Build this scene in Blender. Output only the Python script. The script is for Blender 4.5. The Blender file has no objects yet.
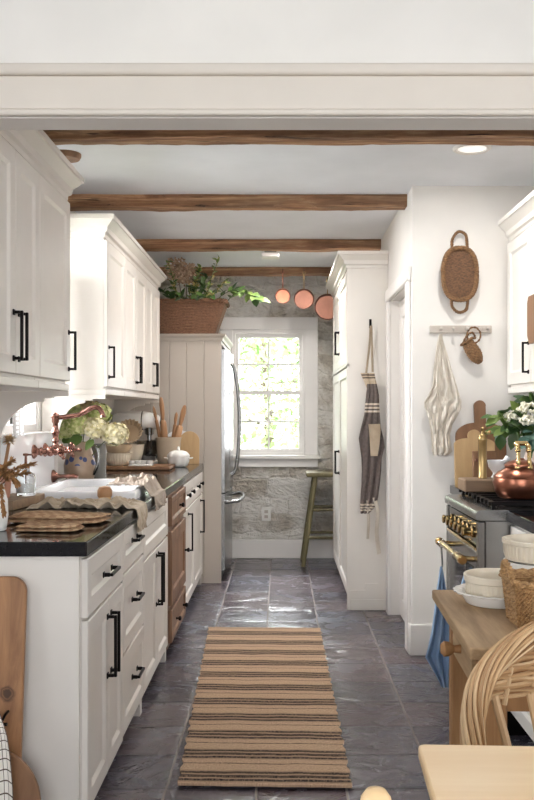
import bpy, bmesh, math, random
from mathutils import Vector, Matrix, noise
random.seed(11)
PI = math.pi
scene = bpy.context.scene
COL = scene.collection
F, CX, CY, CH = 900.0, 281.0, 411.0, 1.30      # focal length and horizon read off the photograph, eye height in metres
def X(px, Y): return (px - CX) * Y / F
def Z(py, Y): return CH - (py - CY) * Y / F
V = Vector
def rnd(a, b): return random.uniform(a, b)
def nz(p, s=1.0): return noise.noise(V(p) * s)

# ------------------------------------------------------------------ mesh builder
class MB:
    def __init__(s):
        s.bm = bmesh.new(); s.uv = s.bm.loops.layers.uv.new('UVMap')
    def face(s, vs):
        try: return s.bm.faces.new(vs)
        except ValueError: return None
    def box(s, x0, x1, y0, y1, z0, z1, b=0, seg=1):
        v = [s.bm.verts.new((x, y, z)) for z in (z0, z1) for x, y in ((x0, y0), (x1, y0), (x1, y1), (x0, y1))]
        fs = [s.face([v[i] for i in q]) for q in ((3, 2, 1, 0), (4, 5, 6, 7), (0, 1, 5, 4), (1, 2, 6, 5), (2, 3, 7, 6), (3, 0, 4, 7))]
        if b:
            es = list({e for f in fs for e in f.edges})
            bmesh.ops.bevel(s.bm, geom=es, offset=b, segments=seg, affect='EDGES', profile=0.5)
        return s
    def prism(s, pts, mp, d0, d1):
        a = [s.bm.verts.new(mp(u, v, d0)) for u, v in pts]; c = [s.bm.verts.new(mp(u, v, d1)) for u, v in pts]
        n = len(pts)
        s.face(a[::-1]); s.face(c)
        for i in range(n): s.face([a[i], a[(i + 1) % n], c[(i + 1) % n], c[i]])
        return s
    def loft(s, rings, c0=True, c1=True, closed=True):
        R = [[s.bm.verts.new(p) for p in r] for r in rings]; n = len(R[0])
        for a, b in zip(R, R[1:]):
            for i in range(n if closed else n - 1): s.face([a[i], a[(i + 1) % n], b[(i + 1) % n], b[i]])
        if c0: s.face(R[0][::-1])
        if c1: s.face(R[-1])
        return s
    def tube(s, pts, r, n=8, closed=False, sq=None):
        pts = [V(p) for p in pts]; m = len(pts)
        rs = r if isinstance(r, (list, tuple)) else [r] * m
        def tan(i):
            a = pts[(i - 1) % m] if closed or i else pts[0]; b = pts[(i + 1) % m] if closed or i < m - 1 else pts[-1]
            d = b - a
            return d.normalized() if d.length > 1e-9 else V((0, 0, 1))
        t = tan(0); nrm = t.orthogonal().normalized(); rings = []
        for i in range(m):
            t = tan(i); nrm = nrm - t * nrm.dot(t)
            nrm = nrm.normalized() if nrm.length > 1e-6 else t.orthogonal().normalized()
            bn = t.cross(nrm)
            k0, k1 = (1, 1) if not sq else sq
            rings.append([pts[i] + (nrm * math.cos(2 * PI * j / n) * k0 + bn * math.sin(2 * PI * j / n) * k1) * rs[i] for j in range(n)])
        if closed:
            rings.append(rings[0]); s.loft(rings, False, False)
        else: s.loft(rings)
        return s
    def lathe(s, prof, c=(0, 0, 0), n=32, sx=1, sy=1, rib=None, M=None):
        c = V(c); rings = []
        for k, (r, z) in enumerate(prof):
            ring = []
            for j in range(n):
                a = 2 * PI * j / n; rr = r
                if rib and rib[2] <= k <= rib[3]: rr = r * (1 + rib[1] * math.cos(rib[0] * a))
                p = V((rr * sx * math.cos(a), rr * sy * math.sin(a), z))
                ring.append(c + (M @ p if M else p))
            rings.append(ring)
        return s.loft(rings, True, True)
    def surf(s, fn, nu, nv, cu=False, cv=False):
        g = [[s.bm.verts.new(fn(i / nu, j / nv)) for j in range(nv if cv else nv + 1)] for i in range(nu if cu else nu + 1)]
        for i in range(nu):
            for j in range(nv):
                i2 = (i + 1) % len(g); j2 = (j + 1) % len(g[0])
                f = s.face([g[i][j], g[i2][j], g[i2][j2], g[i][j2]])
                if f:
                    for lp, (a, b) in zip(f.loops, ((i, j), (i + 1, j), (i + 1, j + 1), (i, j + 1))): lp[s.uv].uv = (a / nu, b / nv)
        return s
    def solid(s, t):
        bmesh.ops.recalc_face_normals(s.bm, faces=s.bm.faces[:])
        bmesh.ops.solidify(s.bm, geom=s.bm.faces[:], thickness=t); return s
    def blob(s, c, r, amp=0.0, sc=5, sub=2):
        d = bmesh.ops.create_icosphere(s.bm, subdivisions=sub, radius=1.0)
        r = V(r) if not isinstance(r, (int, float)) else V((r, r, r)); c = V(c)
        for v in d['verts']:
            p = v.co.copy(); k = 1 + amp * nz(p * sc + c * 7)
            v.co = c + V((p.x * r.x, p.y * r.y, p.z * r.z)) * k
        return s
    def leaf(s, p, d, up, L, W, cup=0.15, droop=0.15):
        p, d, up = V(p), V(d).normalized(), V(up)
        sd = d.cross(up); sd = sd.normalized() if sd.length > 1e-4 else d.orthogonal().normalized()
        up = sd.cross(d)
        st = [(0.0, 0.06), (0.25, 0.8), (0.5, 1.0), (0.78, 0.62), (1.0, 0.05)]
        rows = []
        for t, w in st:
            m = p + d * L * t - up * droop * L * t * t
            e = up * cup * W * w
            rows.append([s.bm.verts.new(m - sd * W * .5 * w + e), s.bm.verts.new(m), s.bm.verts.new(m + sd * W * .5 * w + e)])
        for a, b in zip(rows, rows[1:]):
            s.face([a[0], a[1], b[1], b[0]]); s.face([a[1], a[2], b[2], b[1]])
        return s
    def xf(s, M):
        bmesh.ops.transform(s.bm, matrix=M, verts=s.bm.verts[:]); return s
    def build(s, name, m, parent=None, smooth=40, recalc=True, label=None, bev=0, weld=False):
        if weld: bmesh.ops.remove_doubles(s.bm, verts=s.bm.verts[:], dist=1e-5)
        if recalc: bmesh.ops.recalc_face_normals(s.bm, faces=s.bm.faces[:])
        if parent is not None:
            off = V((0, 0, 0)); q = parent
            while q: off += q.location; q = q.parent
        else:
            co = [v.co for v in s.bm.verts]
            lo = [min(c[i] for c in co) for i in range(3)]; hi = [max(c[i] for c in co) for i in range(3)]
            off = V(((lo[0] + hi[0]) / 2, (lo[1] + hi[1]) / 2, lo[2]))
        for v in s.bm.verts: v.co -= off
        me = bpy.data.meshes.new(name); s.bm.to_mesh(me); s.bm.free()
        me.materials.append(m)
        if smooth:
            me.polygons.foreach_set('use_smooth', [True] * len(me.polygons))
            me.set_sharp_from_angle(angle=math.radians(smooth))
        o = bpy.data.objects.new(name, me); COL.objects.link(o)
        if parent is not None: o.parent = parent
        else: o.location = off
        if bev:
            md = o.modifiers.new('Bevel', 'BEVEL'); md.width = bev; md.segments = 2; md.limit_method = 'ANGLE'; md.angle_limit = math.radians(50)
        if label: o['label'] = label
        return o

def tag(o, label, cat, group=None):
    o['label'] = label; o['category'] = cat
    if group: o['group'] = group
    return o
def thing(name, label, cat, loc=(0, 0, 0), group=None):
    o = bpy.data.objects.new(name, None); COL.objects.link(o); o.location = loc; o.empty_display_size = 0.1
    return tag(o, label, cat, group)
def struct(o): o['kind'] = 'structure'; return o
def kids(o): return [c for c in bpy.data.objects if c.parent == o]
def dup(o, loc=None, label=None, parent=None):
    c = o.copy(); COL.objects.link(c)
    if parent: c.parent = parent
    for k in kids(o): dup(k, parent=c)
    if loc is not None: c.location = loc
    if label: c['label'] = label
    return c
def rrect(x0, x1, y0, y1, r, z, n=5):
    out = []
    for cx, cy, a0 in ((x1 - r, y1 - r, 0), (x0 + r, y1 - r, PI / 2), (x0 + r, y0 + r, PI), (x1 - r, y0 + r, 1.5 * PI)):
        for k in range(n + 1):
            a = a0 + PI / 2 * k / n; out.append((cx + r * math.cos(a), cy + r * math.sin(a), z))
    return out
def lerp_tab(tab, t):
    for a, b in zip(tab, tab[1:]):
        if t <= b[0]:
            k = (t - a[0]) / (b[0] - a[0]) if b[0] > a[0] else 0
            return [p + (q - p) * k for p, q in zip(a[1:], b[1:])]
    return list(tab[-1][1:])

# ------------------------------------------------------------------ materials
def S(r, g, b):
    def f(c):
        c /= 255.0
        return c / 12.92 if c <= 0.04045 else ((c + 0.055) / 1.055) ** 2.4
    return (f(r), f(g), f(b), 1)
class Mat:
    def __init__(s, name):
        s.m = bpy.data.materials.new(name); s.m.use_nodes = True; s.t = s.m.node_tree; s.n = s.t.nodes
        s.p = s.n['Principled BSDF']; s.co = s.n.new('ShaderNodeTexCoord')
    def new(s, ty, **kw):
        n = s.n.new('ShaderNode' + ty)
        for k, v in kw.items():
            if hasattr(n, k) and k not in n.inputs: setattr(n, k, v)
            else: n.inputs[k].default_value = v
        return n
    def ln(s, a, b): s.t.links.new(a, b)
    def vec(s, scale=(1, 1, 1), rot=(0, 0, 0), loc=(0, 0, 0), src='Object'):
        mp = s.new('Mapping'); mp.inputs['Scale'].default_value = scale; mp.inputs['Rotation'].default_value = rot; mp.inputs['Location'].default_value = loc
        s.ln(s.co.outputs[src], mp.inputs['Vector']); return mp.outputs['Vector']
    def noise(s, vec, scale=5, detail=4, rough=.55, dist=0):
        n = s.new('TexNoise'); n.inputs['Scale'].default_value = scale; n.inputs['Detail'].default_value = detail
        n.inputs['Roughness'].default_value = rough; n.inputs['Distortion'].default_value = dist
        s.ln(vec, n.inputs['Vector']); return n.outputs['Fac']
    def ramp(s, fac, stops):
        r = s.new('ValToRGB'); e = r.color_ramp.elements
        while len(e) < len(stops): e.new(0.5)
        for k, (p, c) in enumerate(stops): e[k].position = p; e[k].color = c
        s.ln(fac, r.inputs['Fac']); return r.outputs['Color']
    def mix(s, fac, a, b, blend='MIX'):
        n = s.new('Mix'); n.data_type = 'RGBA'; n.blend_type = blend
        for v, i in ((fac, 0), (a, 6), (b, 7)):
            if isinstance(v, (int, float, tuple)): n.inputs[i].default_value = v
            else: s.ln(v, n.inputs[i])
        return n.outputs[2]
    def math(s, op, a, b=0.0):
        n = s.new('Math'); n.operation = op
        for i, v in enumerate((a, b)):
            if isinstance(v, (int, float)): n.inputs[i].default_value = v
            else: s.ln(v, n.inputs[i])
        return n.outputs[0]
    def set(s, col=None, rough=.5, metal=0, spec=None):
        if isinstance(col, tuple): s.p.inputs['Base Color'].default_value = col
        elif col is not None: s.ln(col, s.p.inputs['Base Color'])
        if isinstance(rough, (int, float)): s.p.inputs['Roughness'].default_value = rough
        else: s.ln(rough, s.p.inputs['Roughness'])
        s.p.inputs['Metallic'].default_value = metal
        if spec is not None: s.p.inputs['Specular IOR Level'].default_value = spec
        return s
    def bump(s, h, strength=.3, dist=.01):
        b = s.new('Bump'); b.inputs['Strength'].default_value = strength; b.inputs['Distance'].default_value = dist
        s.ln(h, b.inputs['Height']); s.ln(b.outputs['Normal'], s.p.inputs['Normal']); return s

def paint(name, c, rough=.4, bump=.05, sc=60):
    k = Mat(name); v = k.vec(); f = k.noise(v, 3, 3)
    c2 = tuple(x * .93 for x in c[:3]) + (1,)
    k.set(k.ramp(f, [(.3, c2), (.7, c)]), rough)
    k.bump(k.noise(k.vec(), sc, 2), bump, .003); return k.m
def wood(name, c1, c2, axis=1, sc=14, rough=.55, bump=.25, knots=None, c3=None):
    k = Mat(name); s = [sc, sc, sc]; s[axis] = sc * .07
    f = k.noise(k.vec(tuple(s)), 1, 6, .65, .6)
    g = k.noise(k.vec((3, 3, 3)), 1, 3)
    col = k.ramp(f, [(.3, c1), (.5, tuple((a + b) / 2 for a, b in zip(c1, c2))), (.68, c2)])
    col = k.mix(k.math('MULTIPLY', g, .5), col, c3 or c1)
    if knots:
        sp = k.new('SeparateXYZ'); k.ln(k.vec(), sp.inputs[0]); w = k.math('MULTIPLY', k.math('SUBTRACT', k.noise(k.vec(), 40, 3), .5), .02)
        for (kx, kz), kr in knots:
            dx = k.math('SUBTRACT', sp.outputs[0], kx); dz = k.math('SUBTRACT', sp.outputs[2], kz)
            dd = k.math('ADD', k.math('SQRT', k.math('ADD', k.math('MULTIPLY', dx, dx), k.math('MULTIPLY', dz, dz))), w)
            kn = k.ramp(k.math('DIVIDE', dd, kr), [(.45, (.9, .9, .9, 1)), (.6, (.35, .35, .35, 1)), (.72, (.75, .75, .75, 1)), (1.0, (0, 0, 0, 1))])
            col = k.mix(kn, col, tuple(x * .25 for x in c1[:3]) + (1,))
    k.set(col, rough); k.bump(f, bump, .004); return k.m
def metal(name, c, rough=.25, var=.0, bump=0):
    k = Mat(name)
    if var:
        f = k.noise(k.vec(), 12, 4); k.set(k.ramp(f, [(.3, tuple(x * (1 - var) for x in c[:3]) + (1,)), (.7, c)]), rough, 1)
        if bump: k.bump(k.noise(k.vec(), 40, 2), bump, .003)
    else: k.set(c, rough, 1)
    return k.m
def cloth(name, c1, c2, sc=400, rough=.9, bump=.4):
    k = Mat(name); f = k.noise(k.vec(), 9, 4)
    k.set(k.ramp(f, [(.3, c1), (.7, c2)]), rough, 0, .2)
    w = k.new('TexChecker'); w.inputs['Scale'].default_value = sc; k.ln(k.vec(), w.inputs['Vector'])
    k.p.inputs['Sheen Weight'].default_value = .2
    k.bump(k.math('ADD', k.math('MULTIPLY', w.outputs['Fac'], .3), k.noise(k.vec(), 90, 3)), bump, .002); return k.m
def ceramic(name, c, rough=.25, var=.06, speck=0):
    k = Mat(name); f = k.noise(k.vec(), 7, 4)
    col = k.ramp(f, [(.3, tuple(x * (1 - var) for x in c[:3]) + (1,)), (.7, c)])
    if speck: col = k.mix(k.ramp(k.noise(k.vec(), 120, 2), [(.62, (0, 0, 0, 1)), (.7, (1, 1, 1, 1))]), col, tuple(x * (1 - speck) for x in c[:3]) + (1,))
    k.set(col, rough); return k.m
def wicker(name, c1, c2, sc=60, rough=.7, bump=.6):
    k = Mat(name); f = k.noise(k.vec((1, 1, 2.2)), sc, 3, .6, .5); g = k.noise(k.vec(), 6, 3)
    col = k.ramp(f, [(.32, c1), (.66, c2)])
    k.set(k.mix(k.math('MULTIPLY', g, .35), col, c1), rough); k.bump(f, bump, .006); return k.m
def foliage(name, c1, c2, rough=.5, trans=.0):
    k = Mat(name); g = k.new('NewGeometry')
    k.set(k.ramp(g.outputs['Random Per Island'], [(0, c1), (1, c2)]), rough)
    if trans:
        tr = k.new('BsdfTranslucent'); k.ln(k.p.inputs['Base Color'].links[0].from_socket, tr.inputs['Color'])
        mx = k.new('MixShader'); mx.inputs[0].default_value = trans
        k.ln(k.p.outputs[0], mx.inputs[1]); k.ln(tr.outputs[0], mx.inputs[2]); k.ln(mx.outputs[0], k.n['Material Output'].inputs['Surface'])
    return k.m

M = {}
M['wall'] = paint('wall_paint', S(232, 228, 223), .75)
M['header'] = paint('header_paint', S(228, 218, 207), .55)
M['ceil'] = paint('ceiling_paint', S(232, 234, 239), .8)
M['wallw'] = paint('wall_white', S(243, 238, 232), .75)
M['cab'] = paint('cabinet_enamel', S(226, 219, 211), .36, .03)
M['pantry'] = paint('pantry_enamel', S(232, 227, 220), .35, .03)
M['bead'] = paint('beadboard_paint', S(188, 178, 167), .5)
M['trim'] = paint('trim_enamel', S(232, 228, 224), .4, .03)
M['black'] = metal('black_iron', S(34, 31, 31), .45)
M['steel'] = metal('brushed_steel', S(158, 157, 156), .26, .08)
M['dsteel'] = metal('dark_steel', S(70, 70, 72), .35)
M['brass'] = metal('brass', S(214, 184, 130), .2, .12)
M['obrass'] = metal('aged_brass', S(178, 150, 104), .32, .25)
M['copper'] = metal('copper', S(166, 108, 86), .3, .3, .1)
M['rosecopper'] = metal('rose_copper', S(150, 108, 96), .22, .25)
M['oldcopper'] = metal('old_copper', S(132, 94, 80), .42, .25)
M['beam'] = wood('beam_oak', S(70, 46, 33), S(190, 146, 108), 0, 26, .8, 1.0, None, S(104, 74, 54))
M['pine'] = wood('aged_pine', S(100, 70, 50), S(164, 126, 96), 2, 18, .5, .3)
M['pineh'] = wood('antique_board', S(118, 76, 48), S(186, 136, 92), 2, 16, .5, .25, [((.155, .465), .026), ((-.05, .2), .02)], S(92, 62, 42))
M['console'] = wood('worn_table', S(134, 106, 74), S(204, 172, 132), 1, 20, .7, .4)
M['consoleleg'] = wood('worn_table_base', S(140, 98, 60), S(190, 146, 98), 2, 20, .65, .3)
M['maple'] = wood('pale_maple', S(222, 184, 132), S(240, 212, 170), 0, 9, .3, .06)
M['boardl'] = wood('light_board', S(178, 144, 100), S(204, 172, 128), 2, 18, .55, .12)
M['boardd'] = wood('walnut_board', S(112, 78, 52), S(150, 110, 78), 2, 18, .5, .12)
M['riser'] = wood('riser_wood', S(116, 92, 70), S(158, 130, 102), 0, 18, .6, .2)
M['oak'] = wood('turned_wood', S(146, 104, 70), S(186, 142, 102), 2, 20, .5, .12)
M['pegwood'] = wood('peg_rail_wood', S(176, 166, 156), S(200, 192, 184), 0, 16, .6, .1)
M['stool'] = wood('olive_paint', S(92, 85, 56), S(132, 122, 86), 2, 16, .5, .15)
M['wick'] = wicker('wicker_dark', S(88, 58, 40), S(142, 102, 74), 70)
M['seag'] = wicker('seagrass', S(82, 56, 34), S(158, 118, 78), 80)
M['seagl'] = wicker('seagrass_inner', S(70, 46, 28), S(124, 88, 58), 90)
def willow():
    k = Mat('willow'); g = k.new('NewGeometry'); f = k.noise(k.vec((30, 30, 4)), 1, 4)
    col = k.mix(k.math('MULTIPLY', f, .6), k.ramp(g.outputs['Random Per Island'], [(0, S(146, 106, 68)), (.5, S(204, 168, 124)), (1, S(232, 206, 166))]), S(150, 112, 74))
    k.set(col, .5); k.bump(f, .2, .003); return k.m
M['willow'] = willow()
def beam_mat():
    k = Mat('beam_oak'); f = k.noise(k.vec((1.6, 30, 30)), 1, 7, .7, .8); p = k.noise(k.vec((1.3, 5, 5)), 1, 4, .6); c = k.noise(k.vec((2.2, 46, 46), loc=(3, 1, 2)), 1, 5, .6, 1.0)
    col = k.ramp(f, [(.3, S(110, 76, 54)), (.5, S(168, 124, 90)), (.66, S(220, 180, 140))])
    col = k.mix(k.ramp(p, [(.42, (0, 0, 0, 1)), (.62, (.7, .7, .7, 1))]), col, S(92, 66, 50))
    crack = k.ramp(c, [(.33, (1, 1, 1, 1)), (.40, (0, 0, 0, 1))])
    col = k.mix(crack, col, S(40, 28, 22)); k.set(col, .8)
    k.bump(k.math('SUBTRACT', f, crack), .9, .006); return k.m
M['beam'] = beam_mat()
M['linen'] = cloth('linen_oatmeal', S(166, 148, 126), S(196, 180, 158))
M['linend'] = cloth('linen_taupe', S(138, 122, 108), S(172, 156, 140))
M['seagt'] = wicker('seagrass_light', S(128, 92, 56), S(206, 164, 112), 80)
M['linenp'] = cloth('linen_pale', S(196, 186, 172), S(222, 214, 202))
M['taupe'] = cloth('quilted_taupe', S(126, 100, 76), S(166, 138, 108))
M['bluelinen'] = cloth('blue_linen', S(124, 152, 188), S(164, 188, 214))
M['cream'] = ceramic('cream_glaze', S(224, 212, 192), .3)
M['tan'] = ceramic('buff_glaze', S(196, 172, 142), .35)
M['white'] = ceramic('white_glaze', S(240, 238, 234), .22, .02)
M['sink'] = ceramic('sink_fireclay', S(240, 240, 242), .15, .01)
M['marble'] = ceramic('marble', S(244, 244, 246), .3, .06)
M['terra'] = ceramic('terracotta', S(190, 140, 118), .7)
M['vasepink'] = ceramic('blush_clay', S(216, 196, 184), .6)
M['crock'] = ceramic('stoneware_crock', S(186, 168, 146), .35, .12, .15)
M['leafd'] = foliage('leaf_dark', S(40, 66, 36), S(96, 122, 60), .4)
M['leafb'] = foliage('leaf_blue', S(72, 104, 92), S(110, 138, 122), .45)
M['leafg'] = foliage('leaf_green', S(60, 94, 46), S(128, 148, 76), .45)
M['hyd'] = foliage('hydrangea_green', S(160, 176, 92), S(232, 228, 172), .7)
M['hydc'] = foliage('hydrangea_cream', S(196, 184, 132), S(238, 230, 200), .7)
M['hydb'] = foliage('hydrangea_faded', S(176, 150, 110), S(214, 190, 140), .7)
M['wflower'] = foliage('white_floret', S(222, 216, 190), S(246, 242, 226), .7)
M['dried'] = foliage('dried_brown', S(122, 84, 48), S(172, 126, 78), .8)
M['driedt'] = foliage('dried_tan', S(186, 150, 104), S(214, 182, 134), .8)
M['driedp'] = foliage('dried_blush', S(166, 134, 112), S(206, 178, 152), .8)
M['yellow'] = foliage('yellow_berries', S(188, 170, 96), S(228, 214, 160), .6)
M['stem'] = paint('stem_green', S(92, 104, 60), .6)
M['stemb'] = paint('stem_brown', S(104, 78, 52), .7)
M['tree'] = foliage('tree_leaf', S(100, 132, 74), S(204, 216, 166), .6, .35)
M['bark'] = wood('bark', S(76, 64, 54), S(120, 106, 92), 2, 10, .9, .8)
M['grass'] = paint('lawn', S(120, 132, 96), .9)
M['plug'] = paint('outlet_plastic', S(236, 234, 228), .35, .0)
M['bglass'] = (lambda k: (k.set(S(10, 12, 14), .06), k.m)[1])(Mat('oven_glass'))
M['glass'] = Mat('clear_glass').set((.95, .97, .98, 1), .02).m
M['glass'].node_tree.nodes['Principled BSDF'].inputs['Transmission Weight'].default_value = 1
M['glass'].node_tree.nodes['Principled BSDF'].inputs['IOR'].default_value = 1.3
def pane_mat():
    k = Mat('window_glass'); tr = k.new('BsdfTransparent'); gl = k.new('BsdfGlossy'); gl.inputs['Roughness'].default_value = .02
    fr = k.new('Fresnel'); fr.inputs['IOR'].default_value = 1.2; mx = k.new('MixShader')
    k.ln(fr.outputs[0], mx.inputs[0]); k.ln(tr.outputs[0], mx.inputs[1]); k.ln(gl.outputs[0], mx.inputs[2])
    k.ln(mx.outputs[0], k.n['Material Output'].inputs['Surface']); return k.m
M['pane'] = pane_mat()
def granite():
    k = Mat('black_granite'); v = k.vec()
    f = k.noise(v, 160, 3); g = k.noise(v, 20, 4)
    col = k.mix(g, k.ramp(f, [(.52, S(18, 17, 20)), (.72, S(52, 50, 54))]), S(24, 23, 27))
    k.set(col, k.ramp(g, [(.3, (.05, .05, .05, 1)), (.7, (.12, .12, .12, 1))])); return k.m
M['granite'] = granite()
def slate():
    k = Mat('slate_tiles'); v = k.vec()
    sp = k.new('SeparateXYZ'); k.ln(k.vec(loc=(SLX, SLY, 0)), sp.inputs[0])
    wob = k.math('MULTIPLY', k.math('SUBTRACT', k.noise(v, 9, 3), .5), .010)
    ux = k.math('DIVIDE', k.math('ADD', sp.outputs[0], wob), .31); uy = k.math('DIVIDE', k.math('ADD', sp.outputs[1], wob), .305)
    cb = k.new('CombineXYZ'); k.ln(k.math('FLOOR', ux), cb.inputs[0]); k.ln(k.math('FLOOR', uy), cb.inputs[1])
    wn = k.new('TexWhiteNoise'); wn.noise_dimensions = '3D'; k.ln(cb.outputs[0], wn.inputs['Vector'])
    ex = k.math('ABSOLUTE', k.math('SUBTRACT', k.math('FRACT', ux), .5)); ey = k.math('ABSOLUTE', k.math('SUBTRACT', k.math('FRACT', uy), .5))
    edge = k.math('MAXIMUM', ex, ey)
    grout = k.ramp(edge, [(.484, (0, 0, 0, 1)), (.492, (1, 1, 1, 1))])
    soft = k.ramp(edge, [(.44, (0, 0, 0, 1)), (.5, (1, 1, 1, 1))])
    tone = k.ramp(wn.outputs['Value'], [(0, S(52, 58, 72)), (.25, S(84, 68, 72)), (.5, S(66, 71, 85)), (.75, S(98, 85, 88)), (1, S(54, 53, 62))])
    sh = k.new('VectorMath'); sh.operation = 'MULTIPLY_ADD'; k.ln(wn.outputs['Color'], sh.inputs[0]); sh.inputs[1].default_value = (9, 9, 9); k.ln(v, sh.inputs[2])
    n1 = k.noise(sh.outputs[0], 5, 6, .65, .6); n2 = k.noise(sh.outputs[0], 16, 8, .7, .4)
    col = k.mix(.4, tone, k.ramp(n1, [(.3, S(42, 45, 54)), (.5, S(90, 79, 82)), (.66, S(68, 73, 86))]))
    col = k.mix(k.ramp(n2, [(.62, (0, 0, 0, 1)), (.8, (.35, .35, .35, 1))]), col, S(142, 136, 138))
    gx = k.ramp(ex, [(.485, (0, 0, 0, 1)), (.492, (1, 1, 1, 1))]); gy = k.ramp(ey, [(.486, (0, 0, 0, 1)), (.493, (1, 1, 1, 1))])
    col = k.mix(k.math('MULTIPLY', gy, .8), col, S(52, 46, 46)); col = k.mix(k.math('MULTIPLY', gx, .8), col, S(140, 130, 122))
    k.set(col, k.ramp(n1, [(.3, (.14, .14, .14, 1)), (.7, (.32, .32, .32, 1))]))
    k.ln(k.math('ADD', k.math('MULTIPLY', grout, .6), k.ramp(n1, [(.3, (.15, .15, .15, 1)), (.7, (.34, .34, .34, 1))])), k.p.inputs['Roughness'])
    sx = k.new('SeparateXYZ'); k.ln(wn.outputs['Color'], sx.inputs[0])
    tilt = k.math('ADD', k.math('MULTIPLY', k.math('SUBTRACT', k.math('FRACT', ux), .5), k.math('SUBTRACT', sx.outputs[0], .5)), k.math('MULTIPLY', k.math('SUBTRACT', k.math('FRACT', uy), .5), k.math('SUBTRACT', sx.outputs[1], .5)))
    cl = k.ramp(k.noise(sh.outputs[0], 3.2, 5, .6, 1.5), [(.42, (0, 0, 0, 1)), (.5, (.6, .6, .6, 1)), (.56, (1, 1, 1, 1))])
    h = k.math('ADD', k.math('MULTIPLY', cl, .22), k.math('ADD', k.math('MULTIPLY', n1, .35), k.math('MULTIPLY', n2, .14)))
    h = k.math('ADD', h, k.math('MULTIPLY', tilt, .8)); h = k.math('SUBTRACT', h, k.math('MULTIPLY', soft, .16))
    k.bump(h, .8, .014); return k.m
SLX, SLY = -.125, .055
def stone():
    k = Mat('whitewashed_stone'); v = k.vec()
    nv = k.new('TexNoise'); nv.inputs['Scale'].default_value = 5; nv.inputs['Detail'].default_value = 3; k.ln(v, nv.inputs['Vector'])
    mp = k.new('VectorMath'); mp.operation = 'MULTIPLY_ADD'; k.ln(nv.outputs['Color'], mp.inputs[0]); mp.inputs[1].default_value = (.16, .0, .16); k.ln(v, mp.inputs[2])
    sw = k.new('SeparateXYZ'); k.ln(mp.outputs[0], sw.inputs[0]); cb = k.new('CombineXYZ'); k.ln(sw.outputs[0], cb.inputs[0]); k.ln(sw.outputs[2], cb.inputs[1])
    b = k.new('TexBrick'); b.offset = .45; b.inputs['Scale'].default_value = 1; b.inputs['Brick Width'].default_value = .42; b.inputs['Row Height'].default_value = .155
    b.inputs['Mortar Size'].default_value = .014; b.inputs['Mortar Smooth'].default_value = 1
    b.inputs['Color1'].default_value = (0, 0, 0, 1); b.inputs['Color2'].default_value = (1, 1, 1, 1); b.inputs['Mortar'].default_value = (.6, .6, .6, 1)
    k.ln(cb.outputs[0], b.inputs['Vector'])
    n = k.noise(k.vec((1, 1, 1.5)), 13, 10, .72, .8); n2 = k.noise(v, 3, 5, .6)
    base = k.ramp(n, [(.3, S(206, 198, 186)), (.46, S(238, 234, 227)), (.7, S(246, 243, 238))])
    worn = k.ramp(n, [(.35, S(140, 128, 112)), (.55, S(190, 178, 160)), (.7, S(222, 214, 202))])
    w = k.ramp(k.math('ADD', k.math('MULTIPLY', b.outputs['Color'], .25), n2), [(.6, (0, 0, 0, 1)), (.74, (.75, .75, .75, 1))])
    col = k.mix(w, base, worn)
    col = k.mix(k.math('MULTIPLY', b.outputs['Fac'], .2), col, S(206, 198, 186))
    k.set(col, .9)
    h = k.math('SUBTRACT', k.math('ADD', k.math('MULTIPLY', n, 1.0), k.math('MULTIPLY', b.outputs['Color'], .25)), k.math('MULTIPLY', b.outputs['Fac'], .3))
    h = k.math('ADD', h, k.math('MULTIPLY', k.ramp(k.noise(k.vec((1, 1, 1.8), loc=(4, 2, 1)), 7, 5, .6, 1.4), [(.4, (0, 0, 0, 1)), (.48, (.55, .55, .55, 1)), (.6, (1, 1, 1, 1))]), .5))
    k.bump(h, 1.0, .035); return k.m
M['stone'] = stone()
def rug_mat():
    k = Mat('jute_stripe'); sp = k.new('SeparateXYZ'); k.ln(k.co.outputs['UV'], sp.inputs[0]); v = sp.outputs[1]
    wob = k.noise(k.vec((6, 60, 1), src='UV'), 1, 3)
    vv = k.math('ADD', v, k.math('MULTIPLY', wob, .006))
    fr = k.math('FRACT', k.math('MULTIPLY', vv, 11.0))
    def band(c, w): return k.math('LESS_THAN', k.math('ABSOLUTE', k.math('SUBTRACT', fr, c)), w)
    dark = k.math('MAXIMUM', k.math('MAXIMUM', band(.20, .045), band(.36, .055)), k.math('MAXIMUM', band(.52, .045), band(.92, .016)))
    wave = k.noise(k.vec((260, 90, 1), src='UV'), 1, 2)
    dk = k.math('MULTIPLY', dark, k.ramp(wave, [(.36, (.3, .3, .3, 1)), (.52, (1, 1, 1, 1))]))
    jute = k.ramp(k.noise(k.vec((120, 220, 1), src='UV'), 1, 4), [(.3, S(164, 135, 111)), (.7, S(214, 184, 155))])
    mid = k.math('LESS_THAN', k.math('ABSOLUTE', k.math('SUBTRACT', fr, .36)), .26)
    jute = k.mix(k.math('MULTIPLY', mid, .4), jute, S(128, 104, 86))
    k.set(k.mix(dk, jute, S(52, 44, 42)), .95, 0, .15)
    k.bump(k.math('ADD', wave, k.noise(k.vec((60, 330, 1), src='UV'), 1, 2)), .9, .006); return k.m
M['rug'] = rug_mat()
def check_mat(name, base, line, nu, nv, w):
    k = Mat(name); sp = k.new('SeparateXYZ'); k.ln(k.co.outputs['UV'], sp.inputs[0])
    a = k.math('LESS_THAN', k.math('FRACT', k.math('MULTIPLY', sp.outputs[0], nu)), w); b = k.math('LESS_THAN', k.math('FRACT', k.math('MULTIPLY', sp.outputs[1], nv)), w)
    k.set(k.mix(k.math('MAXIMUM', a, b), base, line), .9, 0, .2); return k.m
M['check'] = check_mat('checked_cotton', S(232, 226, 218), S(92, 74, 66), 9, 16, .12)
M['gingham'] = check_mat('curtain_check', S(240, 240, 240), S(196, 192, 190), 14, 44, .4)
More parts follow.
